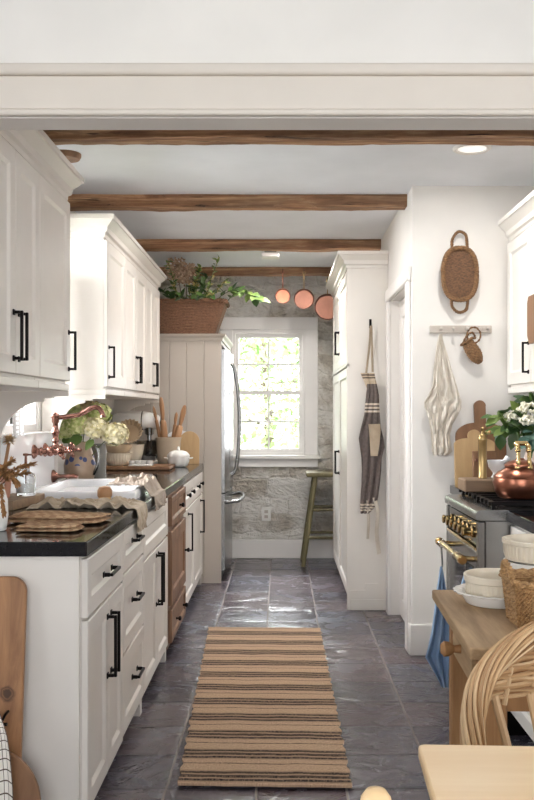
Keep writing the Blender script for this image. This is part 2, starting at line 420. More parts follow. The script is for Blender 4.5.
def stripe_mat(name, base, line, bands):
    k = Mat(name); sp = k.new('SeparateXYZ'); k.ln(k.co.outputs['UV'], sp.inputs[0]); acc = None
    for c, w in bands:
        q = k.math('LESS_THAN', k.math('ABSOLUTE', k.math('SUBTRACT', sp.outputs[1], c)), w); acc = q if acc is None else k.math('MAXIMUM', acc, q)
    f = k.noise(k.vec(), 60, 3); b2 = tuple(x * .75 for x in base[:3]) + (1,)
    k.set(k.mix(acc, k.ramp(f, [(.35, b2), (.65, base)]), line), .9, 0, .2); return k.m
M['apron'] = stripe_mat('apron_grey', S(112, 102, 98), S(216, 204, 188), [(.16, .008), (.19, .008), (.22, .008), (.90, .008), (.93, .008), (.96, .008)])
M['bib'] = stripe_mat('apron_bib', S(206, 188, 164), S(92, 80, 74), [(.14, .05), (.32, .04)])
def quilt():
    k = Mat('quilted_taupe'); v = k.vec(rot=(0, 0, .4)); w = k.new('TexChecker'); w.inputs['Scale'].default_value = 42; k.ln(v, w.inputs['Vector'])
    f = k.noise(k.vec(), 6, 2); col = k.mix(w.outputs['Fac'], k.ramp(f, [(.3, S(146, 110, 82)), (.7, S(178, 142, 112))]), k.ramp(f, [(.3, S(166, 132, 100)), (.7, S(204, 174, 140))]))
    k.set(col, .95, 0, .15); k.bump(k.math('ADD', k.math('MULTIPLY', k.noise(k.vec(), 160, 2), .4), k.math('MULTIPLY', w.outputs['Fac'], .3)), .5, .003); return k.m
M['taupe'] = quilt()
def translucent(m, f):
    n = m.node_tree.nodes; p = n['Principled BSDF']; tr = n.new('ShaderNodeBsdfTranslucent'); mx = n.new('ShaderNodeMixShader'); mx.inputs[0].default_value = f
    lk = m.node_tree.links; lk.new(p.inputs['Base Color'].links[0].from_socket, tr.inputs['Color']); lk.new(p.outputs[0], mx.inputs[1]); lk.new(tr.outputs[0], mx.inputs[2]); lk.new(mx.outputs[0], n['Material Output'].inputs['Surface'])
translucent(M['gingham'], .75)
def painted_pitcher():
    k = Mat('salt_glaze'); v = k.vec(); w = k.new('TexVoronoi'); w.inputs['Scale'].default_value = 26; k.ln(v, w.inputs['Vector'])
    sp = k.new('SeparateXYZ'); k.ln(v, sp.inputs[0])
    zone = k.math('LESS_THAN', k.math('ABSOLUTE', k.math('SUBTRACT', sp.outputs[2], .125)), .026)
    spot = k.math('MULTIPLY', k.math('LESS_THAN', w.outputs['Distance'], .45), zone)
    base = k.ramp(k.noise(v, 8, 4), [(.3, S(150, 126, 106)), (.7, S(186, 162, 140))])
    k.set(k.mix(spot, base, S(58, 70, 116)), .3); return k.m
M['pitcher'] = painted_pitcher()
M['slate'] = slate()
# ------------------------------------------------------------------ room dimensions
WL, WR, WB = -1.24, 1.54, 7.96          # left, right and back wall
CEIL = 2.50
NX, NY = 0.70, 4.80                     # pier: side wall and the wall with the peg rail
DL, DR, DB = -2.5, 2.7, -2.3            # adjoining room the kitchen opens into
OY0, OY1, OZ = 2.60, 2.71, 2.146        # cased opening between the two rooms
# floor
struct(MB().box(-2.6, 2.8, -2.4, 8.1, -.1, 0).build('floor', M['slate'], smooth=0))
struct(MB().box(-2.6, 2.8, OY1, 8.1, CEIL, CEIL + .1).build('ceiling', M['ceil'], smooth=0))
struct(MB().box(-2.6, 2.8, -2.4, OY1, 2.66, 2.76).build('ceiling_front', M['ceil'], smooth=0))
def wall_hole(name, mp, u0, u1, v0, v1, d0, d1, holes, m):
    """wall slab in (u,v) with rectangular openings, thickness d0..d1"""
    us = sorted({u0, u1, *[h[0] for h in holes], *[h[1] for h in holes]}); vs = sorted({v0, v1, *[h[2] for h in holes], *[h[3] for h in holes]})
    b = MB(); vv = {}
    def vert(u, v, d):
        key = (round(u, 5), round(v, 5), d)
        if key not in vv: vv[key] = b.bm.verts.new(mp(u, v, d))
        return vv[key]
    def inside(u, v): return any(h[0] < u < h[1] and h[2] < v < h[3] for h in holes) or not (u0 < u < u1 and v0 < v < v1)
    for i in range(len(us) - 1):
        for j in range(len(vs) - 1):
            a, c, e, f = us[i], us[i + 1], vs[j], vs[j + 1]; um, vm = (a + c) / 2, (e + f) / 2
            if inside(um, vm): continue
            for d in (d0, d1): b.face([vert(a, e, d), vert(c, e, d), vert(c, f, d), vert(a, f, d)])
            for (p, q, t) in (((a, e), (c, e), (um, e - 1e-4)), ((a, f), (c, f), (um, f + 1e-4)), ((a, e), (a, f), (a - 1e-4, vm)), ((c, e), (c, f), (c + 1e-4, vm))):
                if inside(*t): b.face([vert(*p, d0), vert(*q, d0), vert(*q, d1), vert(*p, d1)])
    return struct(b.build(name, m, smooth=0))
mpX = lambda u, v, d: V((d, u, v))      # wall running along Y
mpY = lambda u, v, d: V((u, d, v))      # wall running along X
WIN_B = (-.429, .212, .911, 2.016)      # back window opening
WIN_L = (3.93, 4.62, 1.20, 2.25)        # window over the sink
wall_hole('wall_left', mpX, OY1, 8.1, 0, CEIL, WL - .14, WL, [WIN_L], M['wall'])
wall_hole('wall_back', mpY, WL, NX, 0, CEIL, WB, WB + .14, [WIN_B], M['stone'])
wall_hole('wall_right', mpX, OY1, NY, 0, CEIL, WR, WR + .12, [], M['wall'])
wall_hole('wall_pier', mpY, NX, WR + .12, 0, CEIL, NY, NY + .10, [], M['wall'])
DOOR = (4.93, 5.74, 0, 2.0)
wall_hole('wall_passage', mpX, NY + .10, WB, 0, CEIL, NX, NX + .10, [(DOOR[0], DOOR[1], -.001, DOOR[3])], M['wall'])
wall_hole('wall_front', mpY, -2.6, 2.8, 0, 2.66, OY0, OY1, [(WL, WR, -.001, OZ)], M['wallw'])
# dining side, behind and beside the camera
WD_B = (-1.2, 1.4, .8, 2.25); WD_L = (-.6, .8, .8, 2.25); WD_R = (-.6, .8, .8, 2.25)
wall_hole('wall_rear', mpY, -2.6, 2.8, 0, 2.66, DB - .1, DB, [WD_B], M['wall'])
wall_hole('wall_west', mpX, DB, OY0, 0, 2.66, DL - .1, DL, [WD_L], M['wall'])
wall_hole('wall_east', mpX, DB, OY0, 0, 2.66, DR, DR + .1, [WD_R], M['wall'])
# header casing
b = MB(); b.box(WL, WR, OY0 - .022, OY0, OZ + .018, 2.262, .004); o = struct(b.build('trim_1', M['header']))
b = MB(); b.box(WL, WR, OY0 - .034, OY0, 2.2625, 2.296, .010, 3); struct(b.build('trim_2', M['header']))
b = MB(); b.tube([(WL, OY0 - .020, OZ + .010), (WR, OY0 - .020, OZ + .010)], .010, 10); struct(b.build('trim_3', M['header']))
# baseboards
def baseboard(name, pts, h=.15, t=.018):
    b = MB(); (x0, x1, y0, y1) = pts; b.box(x0, x1, y0, y1, 0, h, .004); struct(b.build(name, M['trim']))
baseboard('baseboard_pier', (NX - .015, .90, NY - .02, NY), .165)
baseboard('baseboard_pier_side', (NX - .02, NX, NY + .001, NY + .03), .165)
baseboard('baseboard_back', (WL + .8, NX, WB - .025, WB), .165)
baseboard('baseboard_passage', (NX - .016, NX, 7.47, WB - .03), .165)
# door casing on the passage wall and the closed door within
b = MB()
for y0, y1 in ((DOOR[0] - .09, DOOR[0] + .005), (DOOR[1] - .005, DOOR[1] + .085)): b.box(NX - .022, NX, y0, y1, 0, DOOR[3] - .0, .004)
b.box(NX - .026, NX, DOOR[0] - .10, DOOR[1] + .095, DOOR[3], DOOR[3] + .08, .006)
struct(b.build('trim_5', M['trim']))

def ringpanel(b, mp, u0, u1, v0, v1, th, fr, rec=.009, bev=.012):
    """framed panel front: outward normal d=0, back d=-th"""
    def R(i, d): return [mp(u, v, d) for u, v in ((u0 + i, v0 + i), (u1 - i, v0 + i), (u1 - i, v1 - i), (u0 + i, v1 - i))]
    b.loft([R(0, -th), R(0, -.003), R(.003, 0), R(fr, 0), R(fr + bev, -rec)], True, True)
L = lambda xf: (lambda u, v, d: V((xf + d, u, v)))       # faces +x
Rr = lambda xf: (lambda u, v, d: V((xf - d, u, v)))      # faces -x
b = MB(); ringpanel(b, Rr(NX + .055), DOOR[0] + .004, DOOR[1] - .004, .008, 1.0, .04, .11); 
dr = b.build('door_1', M['trim'], smooth=0); struct(dr)
b = MB(); ringpanel(b, Rr(NX + .055), DOOR[0] + .004, DOOR[1] - .004, 1.0, DOOR[3] - .004, .04, .11); o = b.build('door_panel', M['trim'], dr, smooth=0)
for ch in [o]: ch.location = V((0, 0, 0))
b = MB(); b.lathe([(.024, 0), (.024, .006), (.01, .01), (.01, .03), (.024, .036), (.026, .05), (.016, .06)], (0, 0, 0), 20, M=Matrix.Rotation(-PI / 2, 3, 'Y')); b.xf(Matrix.Translation((NX + .055, DOOR[0] + .07, .95))); b.build('door_knob', M['obrass'], dr)

def bar(b, x0, x1, y0, y1, z0, z1): b.box(x0, x1, y0, y1, z0, z1)
# back window: casing + double-hung sashes
def cas(b, x0, x1, z0, z1): b.box(x0, x1, WB - .022, WB, z0, z1, .003)
b = MB(); x0, x1, z0, z1 = WIN_B
cas(b, -.535, x0 + .004, z0, z1); cas(b, x1 - .004, .325, z0, z1); cas(b, -.535, .325, z1, 2.128)
struct(b.build('trim_6', M['trim']))
b = MB(); b.box(-.56, .35, WB - .06, WB + .1, z0 - .035, z0, .006); b.box(-.535, .325, WB - .022, WB, .805, z0 - .035, .003); struct(b.build('trim_7', M['trim']))
win = MB()
for p in ((x0, x0 + .022), (x1 - .022, x1)): win.box(p[0], p[1], WB + .004, WB + .11, z0, z1)
win.box(x0 + .022, x1 - .022, WB + .004, WB + .11, z1 - .03, z1); win.box(x0 + .022, x1 - .022, WB + .004, WB + .11, z0, z0 + .02)
win = struct(win.build('window_1', M['trim'], smooth=0))
zm = Z(393, 8)
def sash(y0, za, zb, nm):
    b = MB(); xa, xb = x0 + .023, x1 - .023
    fb = .03
    b.box(xa, xa + fb, y0, y0 + .035, za, zb); b.box(xb - fb, xb, y0, y0 + .035, za, zb); b.box(xa + fb, xb - fb, y0, y0 + .035, za, za + .035); b.box(xa + fb, xb - fb, y0, y0 + .035, zb - .035, zb)
    xc = (xa + xb) / 2; zc = (za + zb) / 2
    b.box(xc - .008, xc + .008, y0 + .004, y0 + .031, za + .035, zb - .035); b.box(xa + fb, xc - .008, y0 + .004, y0 + .031, zc - .008, zc + .008); b.box(xc + .008, xb - fb, y0 + .004, y0 + .031, zc - .008, zc + .008)
    s = b.build(nm, M['trim'], win, smooth=0)
    b = MB(); b.box(xa + fb + .001, xb - fb - .001, y0 + .015, y0 + .019, za + .036, zb - .036); b.build('pane', M['pane'], s, smooth=0)
sash(WB + .02, z0 + .02, zm + .02, 'sash'); sash(WB + .06, zm - .015, z1 - .03, 'sash')
# window over the sink
y0, y1, z0, z1 = WIN_L
b = MB()
for p in ((y0, y0 + .035), (y1 - .035, y1)): b.box(WL - .12, WL - .01, p[0], p[1], z0, z1)
b.box(WL - .12, WL - .01, y0 + .035, y1 - .035, z1 - .035, z1); b.box(WL - .12, WL - .01, y0 + .035, y1 - .035, z0, z0 + .035)
b.box(WL - .08, WL - .05, (y0 + y1) / 2 - .008, (y0 + y1) / 2 + .008, z0 + .035, z1 - .035)
b.box(WL - .08, WL - .05, y0 + .035, y1 - .035, 1.62, 1.65)
w2 = struct(b.build('window_2', M['trim'], smooth=0))
b = MB(); b.box(WL - .067, WL - .063, y0 + .036, y1 - .036, z0 + .036, z1 - .036); b.build('pane', M['pane'], w2, smooth=0)
b = MB(); b.box(WL, -1.17, 3.872, 4.648, .906, 1.195, .004); struct(b.build('trim_8', M['sink']))
# dining windows
def dwin(name, mp, h, nu, nv):
    u0, u1, v0, v1 = h; b = MB()
    def bx(ua, ub, va, vb, d0, d1):
        p = [mp(u, v, d) for d in (d0, d1) for u in (ua, ub) for v in (va, vb)]
        b.box(min(q.x for q in p), max(q.x for q in p), min(q.y for q in p), max(q.y for q in p), min(q.z for q in p), max(q.z for q in p))
    bx(u0, u0 + .05, v0, v1, .02, .08); bx(u1 - .05, u1, v0, v1, .02, .08); bx(u0 + .05, u1 - .05, v0, v0 + .05, .02, .08); bx(u0 + .05, u1 - .05, v1 - .05, v1, .02, .08)
    for i in range(1, nu): c = u0 + (u1 - u0) * i / nu; bx(c - .02, c + .02, v0 + .05, v1 - .05, .03, .07)
    c = (v0 + v1) / 2; bx(u0 + .05, u1 - .05, c - .015, c + .015, .035, .065)
    w = struct(b.build(name, M['trim'], smooth=0))
    b = MB()
    p = [mp(u, v, d) for d in (.048, .052) for u in (u0 + .051, u1 - .051) for v in (v0 + .051, v1 - .051)]
    b.box(min(q.x for q in p), max(q.x for q in p), min(q.y for q in p), max(q.y for q in p), min(q.z for q in p), max(q.z for q in p)); b.build('pane', M['pane'], w, smooth=0)
dwin('window_3', lambda u, v, d: V((u, DB - d, v)), WD_B, 3, 2)
dwin('window_4', lambda u, v, d: V((DL - d, u, v)), WD_L, 3, 2)
dwin('window_5', lambda u, v, d: V((DR + d, u, v)), WD_R, 3, 2)

# ------------------------------------------------------------------ ceiling beams
BEAML = ['reclaimed wood ceiling beam nearest the cased opening, spanning the full kitchen width', 'reclaimed wood ceiling beam with chipped lower edge ending at the pale pier wall',
         'dark reclaimed wood ceiling beam just in front of the small square ceiling light', 'farthest reclaimed wood ceiling beam, running in front of the stone wall above the pans']
def beam(x0, x1, y0, y1, zb, lab, seed, notch=None):
    b = MB(); n = 70; rings = []
    for i in range(n + 1):
        x = x0 + (x1 - x0) * i / n; r = []
        for k, (y, z) in enumerate(((y0, CEIL - .001), (y0, (CEIL + zb) / 2), (y0, zb + .006), (y0 + .006, zb), ((y0 + y1) / 2, zb), (y1 - .006, zb), (y1, zb + .006), (y1, CEIL - .001))):
            a = .010 * nz((x * 3.1, k * 1.7, seed)) + .004 * nz((x * 17, k, seed + 3))
            dz = (.010 * nz((x * 2.3, seed, k * .2)) + .004 * nz((x * 14, seed, k))) if 1 < k < 7 else 0
            if notch and notch[0] < x < notch[1] and k in (2, 3): dz += .022 * math.sin((x - notch[0]) / (notch[1] - notch[0]) * PI) ** .5
            r.append((x, y + (a if k < 4 else -a if k > 4 else 0), z + dz))
        rings.append(r)
    b.loft(rings)
    tag(b.build('ceiling_beam', M['beam'], smooth=30), lab, 'beam', 'reclaimed wood ceiling beams')
beam(WL + .002, WR - .002, 3.74, 3.85, 2.437, BEAML[0], 1)
beam(WL + .002, NX - .002, 4.98, 5.09, 2.432, BEAML[1], 5, (-.03, .20))
beam(WL + .002, NX - .002, 6.28, 6.39, 2.432, BEAML[2], 9)
beam(WL + .002, NX - .002, 7.50, 7.61, 2.437, BEAML[3], 14)
# ceiling fittings
t = thing('recessed_light', 'round white recessed ceiling light beside the nearest beam', 'ceiling light', (.87, 4.10, CEIL))
MB().lathe([(.088, -.001), (.088, -.006), (.080, -.012), (.066, -.010), (.064, -.001)], (.87, 4.10, CEIL), 32).build('trim_ring', M['trim'], t)
k = Mat('lamp_lens'); k.set((.9, .9, .88, 1), .5); k.p.inputs['Emission Color'].default_value = (1, .95, .88, 1); k.p.inputs['Emission Strength'].default_value = .6; M['lens'] = k.m
MB().lathe([(.062, -.001), (.062, -.005), (.03, -.008)], (.87, 4.10, CEIL), 32).build('lens', M['lens'], t)
for lx, ly, lab in ((-.2, 5.21, 'added round white ceiling light, unseen behind the second beam, brightening the far end'), (.2, 6.51, 'added round white ceiling light, unseen behind the third beam, brightening the far end')):  # fixtures added out of view for two lamps that brighten the far end
    t = thing('recessed_light', lab, 'ceiling light', (lx, ly, CEIL))
    MB().lathe([(.088, -.001), (.088, -.006), (.080, -.012), (.066, -.010), (.064, -.001)], (lx, ly, CEIL), 32).build('trim_ring', M['trim'], t)
    MB().lathe([(.062, -.001), (.062, -.005), (.03, -.008)], (lx, ly, CEIL), 32).build('lens', M['lens'], t)
t = thing('ceiling_disc', 'round wooden ceiling plate beside the top of the near left cabinets', 'ceiling plate', (X(66, 4.2), 4.2, CEIL))
MB().lathe([(.07, 0), (.07, -.012), (.062, -.026), (.02, -.03)], t.location, 32).build('plate', M['pine'], t)
MB().lathe([(.012, -.029), (.012, -.036), (.006, -.04)], t.location, 16).build('cap', M['obrass'], t)
t = thing('flush_light', 'small square white ceiling light behind the third beam', 'ceiling light', (X(270.5, 6.75), 6.75, CEIL))
c = t.location
MB().box(c.x - .045, c.x + .045, 6.70, 6.80, CEIL - .022, CEIL - .0005, .004).build('canopy', M['steel'], t)
MB().box(c.x - .066, c.x + .066, 6.68, 6.82, CEIL - .052, CEIL - .022, .006).build('diffuser', M['trim'], t)
# ------------------------------------------------------------------ cabinet kit
def handle(mp, u, v, ln, vert, parent, m='black', so=.034):
    b = MB(); h = ln / 2; r = .005
    def bx(ua, ub, va, vb, d0, d1):
        p = [mp(a, c, d) for a in (ua, ub) for c in (va, vb) for d in (d0, d1)]
        b.box(min(q.x for q in p), max(q.x for q in p), min(q.y for q in p), max(q.y for q in p), min(q.z for q in p), max(q.z for q in p), .0015)
    if vert:
        bx(u - r, u + r, v - h, v + h, so - 2 * r, so)
        for s in (-1, 1): bx(u - r * 1.3, u + r * 1.3, v + s * (h - r) - r, v + s * (h - r) + r, .0005, so - 2 * r); bx(u - .010, u + .010, v + s * (h - r) - .010, v + s * (h - r) + .010, .0002, .005)
    else:
        bx(u - h, u + h, v - r, v + r, so - 2 * r, so)
        for s in (-1, 1): bx(u + s * (h - r) - r, u + s * (h - r) + r, v - r * 1.3, v + r * 1.3, .0005, so - 2 * r); bx(u + s * (h - r) - .010, u + s * (h - r) + .010, v - .010, v + .010, .0002, .005)
    return b.build('handle', M[m], parent, smooth=0)
def knob(mp, u, v, parent, m='black', r=.014):
    b = MB(); pr = [(.007, .0005), (.006, .012), (r * .8, .016), (r, .022), (r * .8, .028), (.002, .031)]
    rings = []
    for rr, d in pr: rings.append([mp(u + rr * math.cos(2 * PI * j / 16), v + rr * math.sin(2 * PI * j / 16), d) for j in range(16)])
    b.loft(rings); return b.build('knob', M[m], parent)
def frontp(name, mp, u0, u1, v0, v1, parent, m, fr=.055, th=.02):
    b = MB(); ringpanel(b, mp, u0, u1, v0, v1, th, fr); return b.build(name, M[m], parent, smooth=0)
G = .003
# ------------------------------------------------------------------ left base run
xf = -.592; mp = L(xf); mbody = -.6125
def base(name, label, y0, y1, m='cab', grp=None, xfront=mbody, zb=.10, cat='cabinet', zt=.858):
    t = thing(name, label, cat, ((WL + xfront) / 2, (y0 + y1) / 2, 0), grp)
    MB().box(WL + .002, xfront, y0 + .001, y1 - .001, zb, zt).build('carcass', M[m], t, smooth=0)
    MB().box(WL + .002, xfront - .07, y0 + .001, y1 - .001, .0, zb).build('toe_kick', M[m], t, smooth=0)
    return t
def foot(t, ys, m, xx=None, flip=False):
    """bracket foot with a curved inner edge, at the front of a cabinet"""
    xx = xx or mbody
    for yc, s in ys:
        pts = [(0, 0), (.05, 0), (.055, .04), (.075, .075), (.12, .0995), (0, .0995)]
        MB().prism(pts, lambda u, v, d: V((xx + d, yc + s * u, v)), -.045, .012).build('foot', M[m], t, smooth=0)
GRP = 'painted base cabinets under the left countertop'
A0, A1, B1, S1, W1, E1 = 2.755, 3.375, 3.885, 4.71, 5.47, 6.79
t = base('base_cabinet', 'cream base cabinet at near end of left counter, a wide drawer over two doors', A0, A1, grp=GRP)
MB().box(WL + .002, mbody - .002, A0 - .021, A0, 0, .858).build('end_panel', M['cab'], t, smooth=0)
d = frontp('drawer', mp, A0 + .004, A1 - G, .665, .845, t, 'cab'); handle(mp, (A0 + A1) / 2, .755, .15, False, d)
ym = (A0 + A1) / 2 + .03
d = frontp('door', mp, A0 + .004, ym - .0015, .065, .655, t, 'cab'); handle(mp, ym - .032, .50, .21, True, d)
d = frontp('door', mp, ym + .0015, A1 - G, .065, .655, t, 'cab'); handle(mp, ym + .032, .50, .21, True, d)
t = base('base_cabinet', 'cream three-drawer base cabinet second from the near end of the left counter', A1, B1, grp=GRP)
for z0, z1 in ((.69, .845), (.385, .68), (.075, .375)):
    d = frontp('drawer', mp, A1 + G, B1 - G, z0, z1, t, 'cab'); handle(mp, (A1 + B1) / 2, (z0 + z1) / 2 + .02, .13, False, d)
foot(t, [(B1 - .004, -1)], 'cab')
t = base('sink_cabinet', 'cream sink base cabinet with a plain front panel over two doors', B1, S1, grp=GRP, zt=.69)
MB().box(mbody - .02, mbody, B1 + .001, S1 - .001, .691, .858).build('front_rail', M['cab'], t, smooth=0)
frontp('front_panel', mp, B1 + G, S1 - G, .655, .845, t, 'cab')
ym = (B1 + S1) / 2
for u0, u1, uh in ((B1 + G, ym - .0015, ym - .035), (ym + .0015, S1 - G, ym + .035)):
    d = frontp('door', mp, u0, u1, .075, .645, t, 'cab'); handle(mp, uh, .50, .24, True, d)
foot(t, [(S1 - .004, -1)], 'cab')
xw = -.575; mpw = L(xw)
t = base('wooden_cabinet', 'rustic bare-wood base cabinet between the painted left cabinets', S1 + .002, W1 - .002, 'pine', xfront=xw - .0205, zb=.05)
d = frontp('drawer', mpw, S1 + .04, W1 - .03, .69, .845, t, 'pine', .03); knob(mpw, (S1 + W1) / 2, .77, d)
d = frontp('door', mpw, S1 + .04, W1 - .03, .27, .66, t, 'pine', .07); knob(mpw, W1 - .09, .47, d)
d = frontp('drawer', mpw, S1 + .04, W1 - .03, .075, .245, t, 'pine', .03); knob(mpw, S1 + .22, .165, d); knob(mpw, W1 - .2, .165, d)
ym = (W1 + E1) / 2
for k, (y0, y1) in enumerate(((W1, ym), (ym, E1))):
    t = base('base_cabinet', ['cream base cabinet just beyond the bare-wood cabinet, drawer over one door', 'cream base cabinet at the far end of the left counter beside the fridge panel'][k], y0, y1, grp=GRP)
    d = frontp('drawer', mp, y0 + G, y1 - G, .69, .845, t, 'cab'); knob(mp, y0 + .2, .77, d, r=.016); knob(mp, y1 - .2, .77, d, r=.016)
    d = frontp('door', mp, y0 + G, y1 - G, .075, .68, t, 'cab'); handle(mp, (y0 + .25) if k == 0 else (y1 - .2), .53, .24, True, d)
    if k: foot(t, [(E1 - .004, -1)], 'cab')
# countertops
def slab(name, xs, ys, z0, z1, hole=None, label=None, bev=.004):
    b = MB(); vv = {}
    def vt(i, j, z):
        if (i, j, z) not in vv: vv[(i, j, z)] = b.bm.verts.new((xs[i], ys[j], z))
        return vv[(i, j, z)]
    nx, ny = len(xs) - 1, len(ys) - 1
    out = lambda i, j: i < 0 or j < 0 or i >= nx or j >= ny or (hole and (i, j) in hole)
    for i in range(nx):
        for j in range(ny):
            if out(i, j): continue
            for z in (z0, z1): b.face([vt(i, j, z), vt(i + 1, j, z), vt(i + 1, j + 1, z), vt(i, j + 1, z)])
            for (p, q, n) in (((i, j), (i + 1, j), (i, j - 1)), ((i, j + 1), (i + 1, j + 1), (i, j + 1)), ((i, j), (i, j + 1), (i - 1, j)), ((i + 1, j), (i + 1, j + 1), (i + 1, j))):
                if out(*n): b.face([vt(*p, z0), vt(*q, z0), vt(*q, z1), vt(*p, z1)])
    return b.build(name, M['granite'], smooth=0, bev=bev)
HC = .905
tag(slab('countertop', [WL + .002, -1.12, -.665, -.586], [2.715, 3.985, 4.715, 6.795], .860, HC, {(1, 1)}), 'long black granite countertop on the left holding the white sink', 'countertop')
# sink
t = thing('kitchen_sink', 'white fireclay sink set into the left countertop below the copper faucet', 'sink', (-.89, 4.35, .70))
b = MB(); sx0, sx1, sy0, sy1 = -1.14, -.645, 3.965, 4.735
b.loft([rrect(sx0, sx1, sy0, sy1, .05, HC + .001), rrect(sx0, sx1, sy0, sy1, .05, HC + .030), rrect(sx0 + .008, sx1 - .008, sy0 + .008, sy1 - .008, .045, HC + .040), rrect(sx0 + .03, sx1 - .03, sy0 + .03, sy1 - .03, .04, HC + .038),
        rrect(sx0 + .035, sx1 - .035, sy0 + .035, sy1 - .035, .04, HC + .02), rrect(sx0 + .05, sx1 - .05, sy0 + .05, sy1 - .05, .05, .72), rrect(sx0 + .09, sx1 - .09, sy0 + .09, sy1 - .09, .04, .705)], True, True)
b.build('basin', M['sink'], t)
MB().lathe([(.0, .706), (.04, .706), (.04, .709), (.02, .710)], (-.89, 4.35, 0), 20).build('drain', M['steel'], t)
# faucet
t = thing('faucet', 'copper wall-mounted bridge faucet with a swan spout over the white sink', 'faucet', (-1.17, 4.35, 1.105)); m = M['rosecopper']
fz = 1.108; fx = -1.09
for y in (4.25, 4.45):
    b = MB(); Mx = Matrix.Rotation(PI / 2, 3, 'Y')
    b.lathe([(.034, .0005), (.034, .006), (.026, .014), (.017, .02), (.017, .030), (.021, .034), (.021, .04), (.014, .046), (.014, .09)], (-1.17, y, fz), 20, M=Mx); b.build('wall_flange', m, t)
    b = MB(); b.tube([(-1.08, y, fz), (-1.05, y, fz)], .013, 14); b.lathe([(.016, 0), (.019, .006), (.016, .012)], (-1.055, y, fz), 16, M=Mx)
    for a in range(4):
        dy, dz = math.cos(a * PI / 2 + .5), math.sin(a * PI / 2 + .5); c = V((-1.032, y, fz))
        b.tube([c, c + V((0, dy, dz)) * .03], [.0065, .0065], 8); b.blob(c + V((0, dy, dz)) * .035, .009)
    b.tube([(-1.05, y, fz), (-1.0, y, fz)], [.009, .008], 10); b.blob((-.995, y, fz), .012)
    b.build('cross_handle', m, t)
b = MB(); b.tube([(fx, 4.25, fz), (fx, 4.45, fz)], .016, 14); b.blob((fx, 4.25, fz), .023); b.blob((fx, 4.45, fz), .023); b.blob((fx, 4.35, fz), .024); b.build('bridge', m, t)
b = MB(); b.lathe([(.018, 0), (.018, .02), (.012, .03), (.019, .045), (.012, .06), (.016, .075), (.021, .085), (.014, .10), (.012, .125), (.018, .135), (.018, .15), (.022, .156), (.022, .166), (.010, .18)], (fx, 4.35, fz + .005), 18); b.build('column', m, t)
pts = [(fx, 4.35, 1.268), (X(66, 4.35), 4.35, 1.272), (X(80, 4.35), 4.35, 1.284), (X(88, 4.35), 4.35, 1.305), (X(94, 4.35), 4.35, 1.318), (X(99, 4.35), 4.35, 1.312), (X(102.2, 4.35), 4.35, 1.290), (X(103, 4.35), 4.35, 1.268)]
def smoothpts(p, n=6):
    p = [V(q) for q in p]; out = []
    for i in range(len(p) - 1):
        a, b_, c, d = p[max(i - 1, 0)], p[i], p[i + 1], p[min(i + 2, len(p) - 1)]
        for k in range(n):
            t_ = k / n; out.append(.5 * ((2 * b_) + (c - a) * t_ + (2 * a - 5 * b_ + 4 * c - d) * t_ ** 2 + (3 * b_ - a - 3 * c + d) * t_ ** 3))
    return out + [p[-1]]
b = MB(); sp = smoothpts(pts); b.tube(sp, [.012] * (len(sp) - 3) + [.014, .015, .015], 14); b.build('spout', m, t)
t = thing('sink_spigot', 'small trumpet-shaped copper tap low on the wall beside the stoneware pitcher', 'tap', (-1.17, 4.61, .958))
b = MB(); b.lathe([(.034, .0005), (.034, .006), (.024, .016), (.014, .026), (.010, .04), (.010, .075), (.013, .08), (.013, .09)], (-1.17, 4.61, .966), 20, M=Matrix.Rotation(PI / 2, 3, 'Y')); b.build('flange', m, t)
b = MB(); b.tube([(-1.083, 4.61, .966), (-1.06, 4.61, .968), (-1.04, 4.61, .962)], [.012, .012, .009], 12); b.build('spout', m, t)

# ------------------------------------------------------------------ left wall cabinets
ux = -.90; mu = L(ux); ZB = 1.415; ZT = 2.20
def upper(label, y0, y1, doors, grp, hand, zb=ZB):
    t = thing('wall_cabinet', label, 'cabinet', ((WL + ux) / 2, (y0 + y1) / 2, zb), grp)
    MB().box(WL + .002, ux - .0205, y0 + .001, y1 - .001, zb, ZT).build('carcass', M['cab'], t, smooth=0)
    MB().box(WL + .02, ux - .005, y0 + .001, y1 - .001, zb - .03, zb - .0005, .003).build('light_rail', M['cab'], t, smooth=0)
    ys = [y0 + (y1 - y0) * i / doors for i in range(doors + 1)]
    for i in range(doors):
        d = frontp('door', mu, ys[i] + .002, ys[i + 1] - .002, zb + .012, ZT - .012, t, 'cab', .06)
        uh = {'near': ys[i] + .035, 'far': ys[i + 1] - .035, 'pair': (ys[i + 1] - .03) if i == 0 else (ys[i] + .03)}[hand]
        handle(mu, uh, zb + .14, .165, True, d)
    return t
def bracket(t, y, strip, zb=ZB - .03):
    pts = [(WL + .003, zb), (ux - .01, zb), (ux - .01, zb - .022), (ux - .075, zb - .022), (ux - .075, zb - .03), (ux - .115, zb - .03), (ux - .115, zb - .042)]
    xa, xb = ux - .125, WL + strip; n = 14; zt = zb - .046; dep = .20
    for i in range(n + 1):
        a = PI / 2 * i / n; pts.append((xa + (xb - xa) * math.sin(a) , zt - dep * (1 - math.cos(a))))
    pts += [(xb, HC + .002), (WL + .003, HC + .002)]
    MB().prism(pts, lambda u, v, d: V((u, d, v)), y, y + .018).build('arched_bracket', M['cab'], t, smooth=0)
GN = 'painted wall cabinets on the left near the opening'; GF = 'painted wall cabinets on the left beyond the sink'
upper('nearest left wall cabinet, cream with two doors and a pair of black handles', 2.75, 3.36, 2, GN, 'pair')
t = upper('single-door cream wall cabinet on the left ending before the sink window', 3.362, 3.845, 1, GN, 'far'); bracket(t, 3.849, .035)
t = upper('cream single-door wall cabinet with a white side panel just beyond the sink window', 4.665, 5.20, 1, GF, 'near'); bracket(t, 4.652, .085)
upper('middle two-door cream wall cabinet beyond the sink', 5.202, 6.01, 2, GF, 'pair')
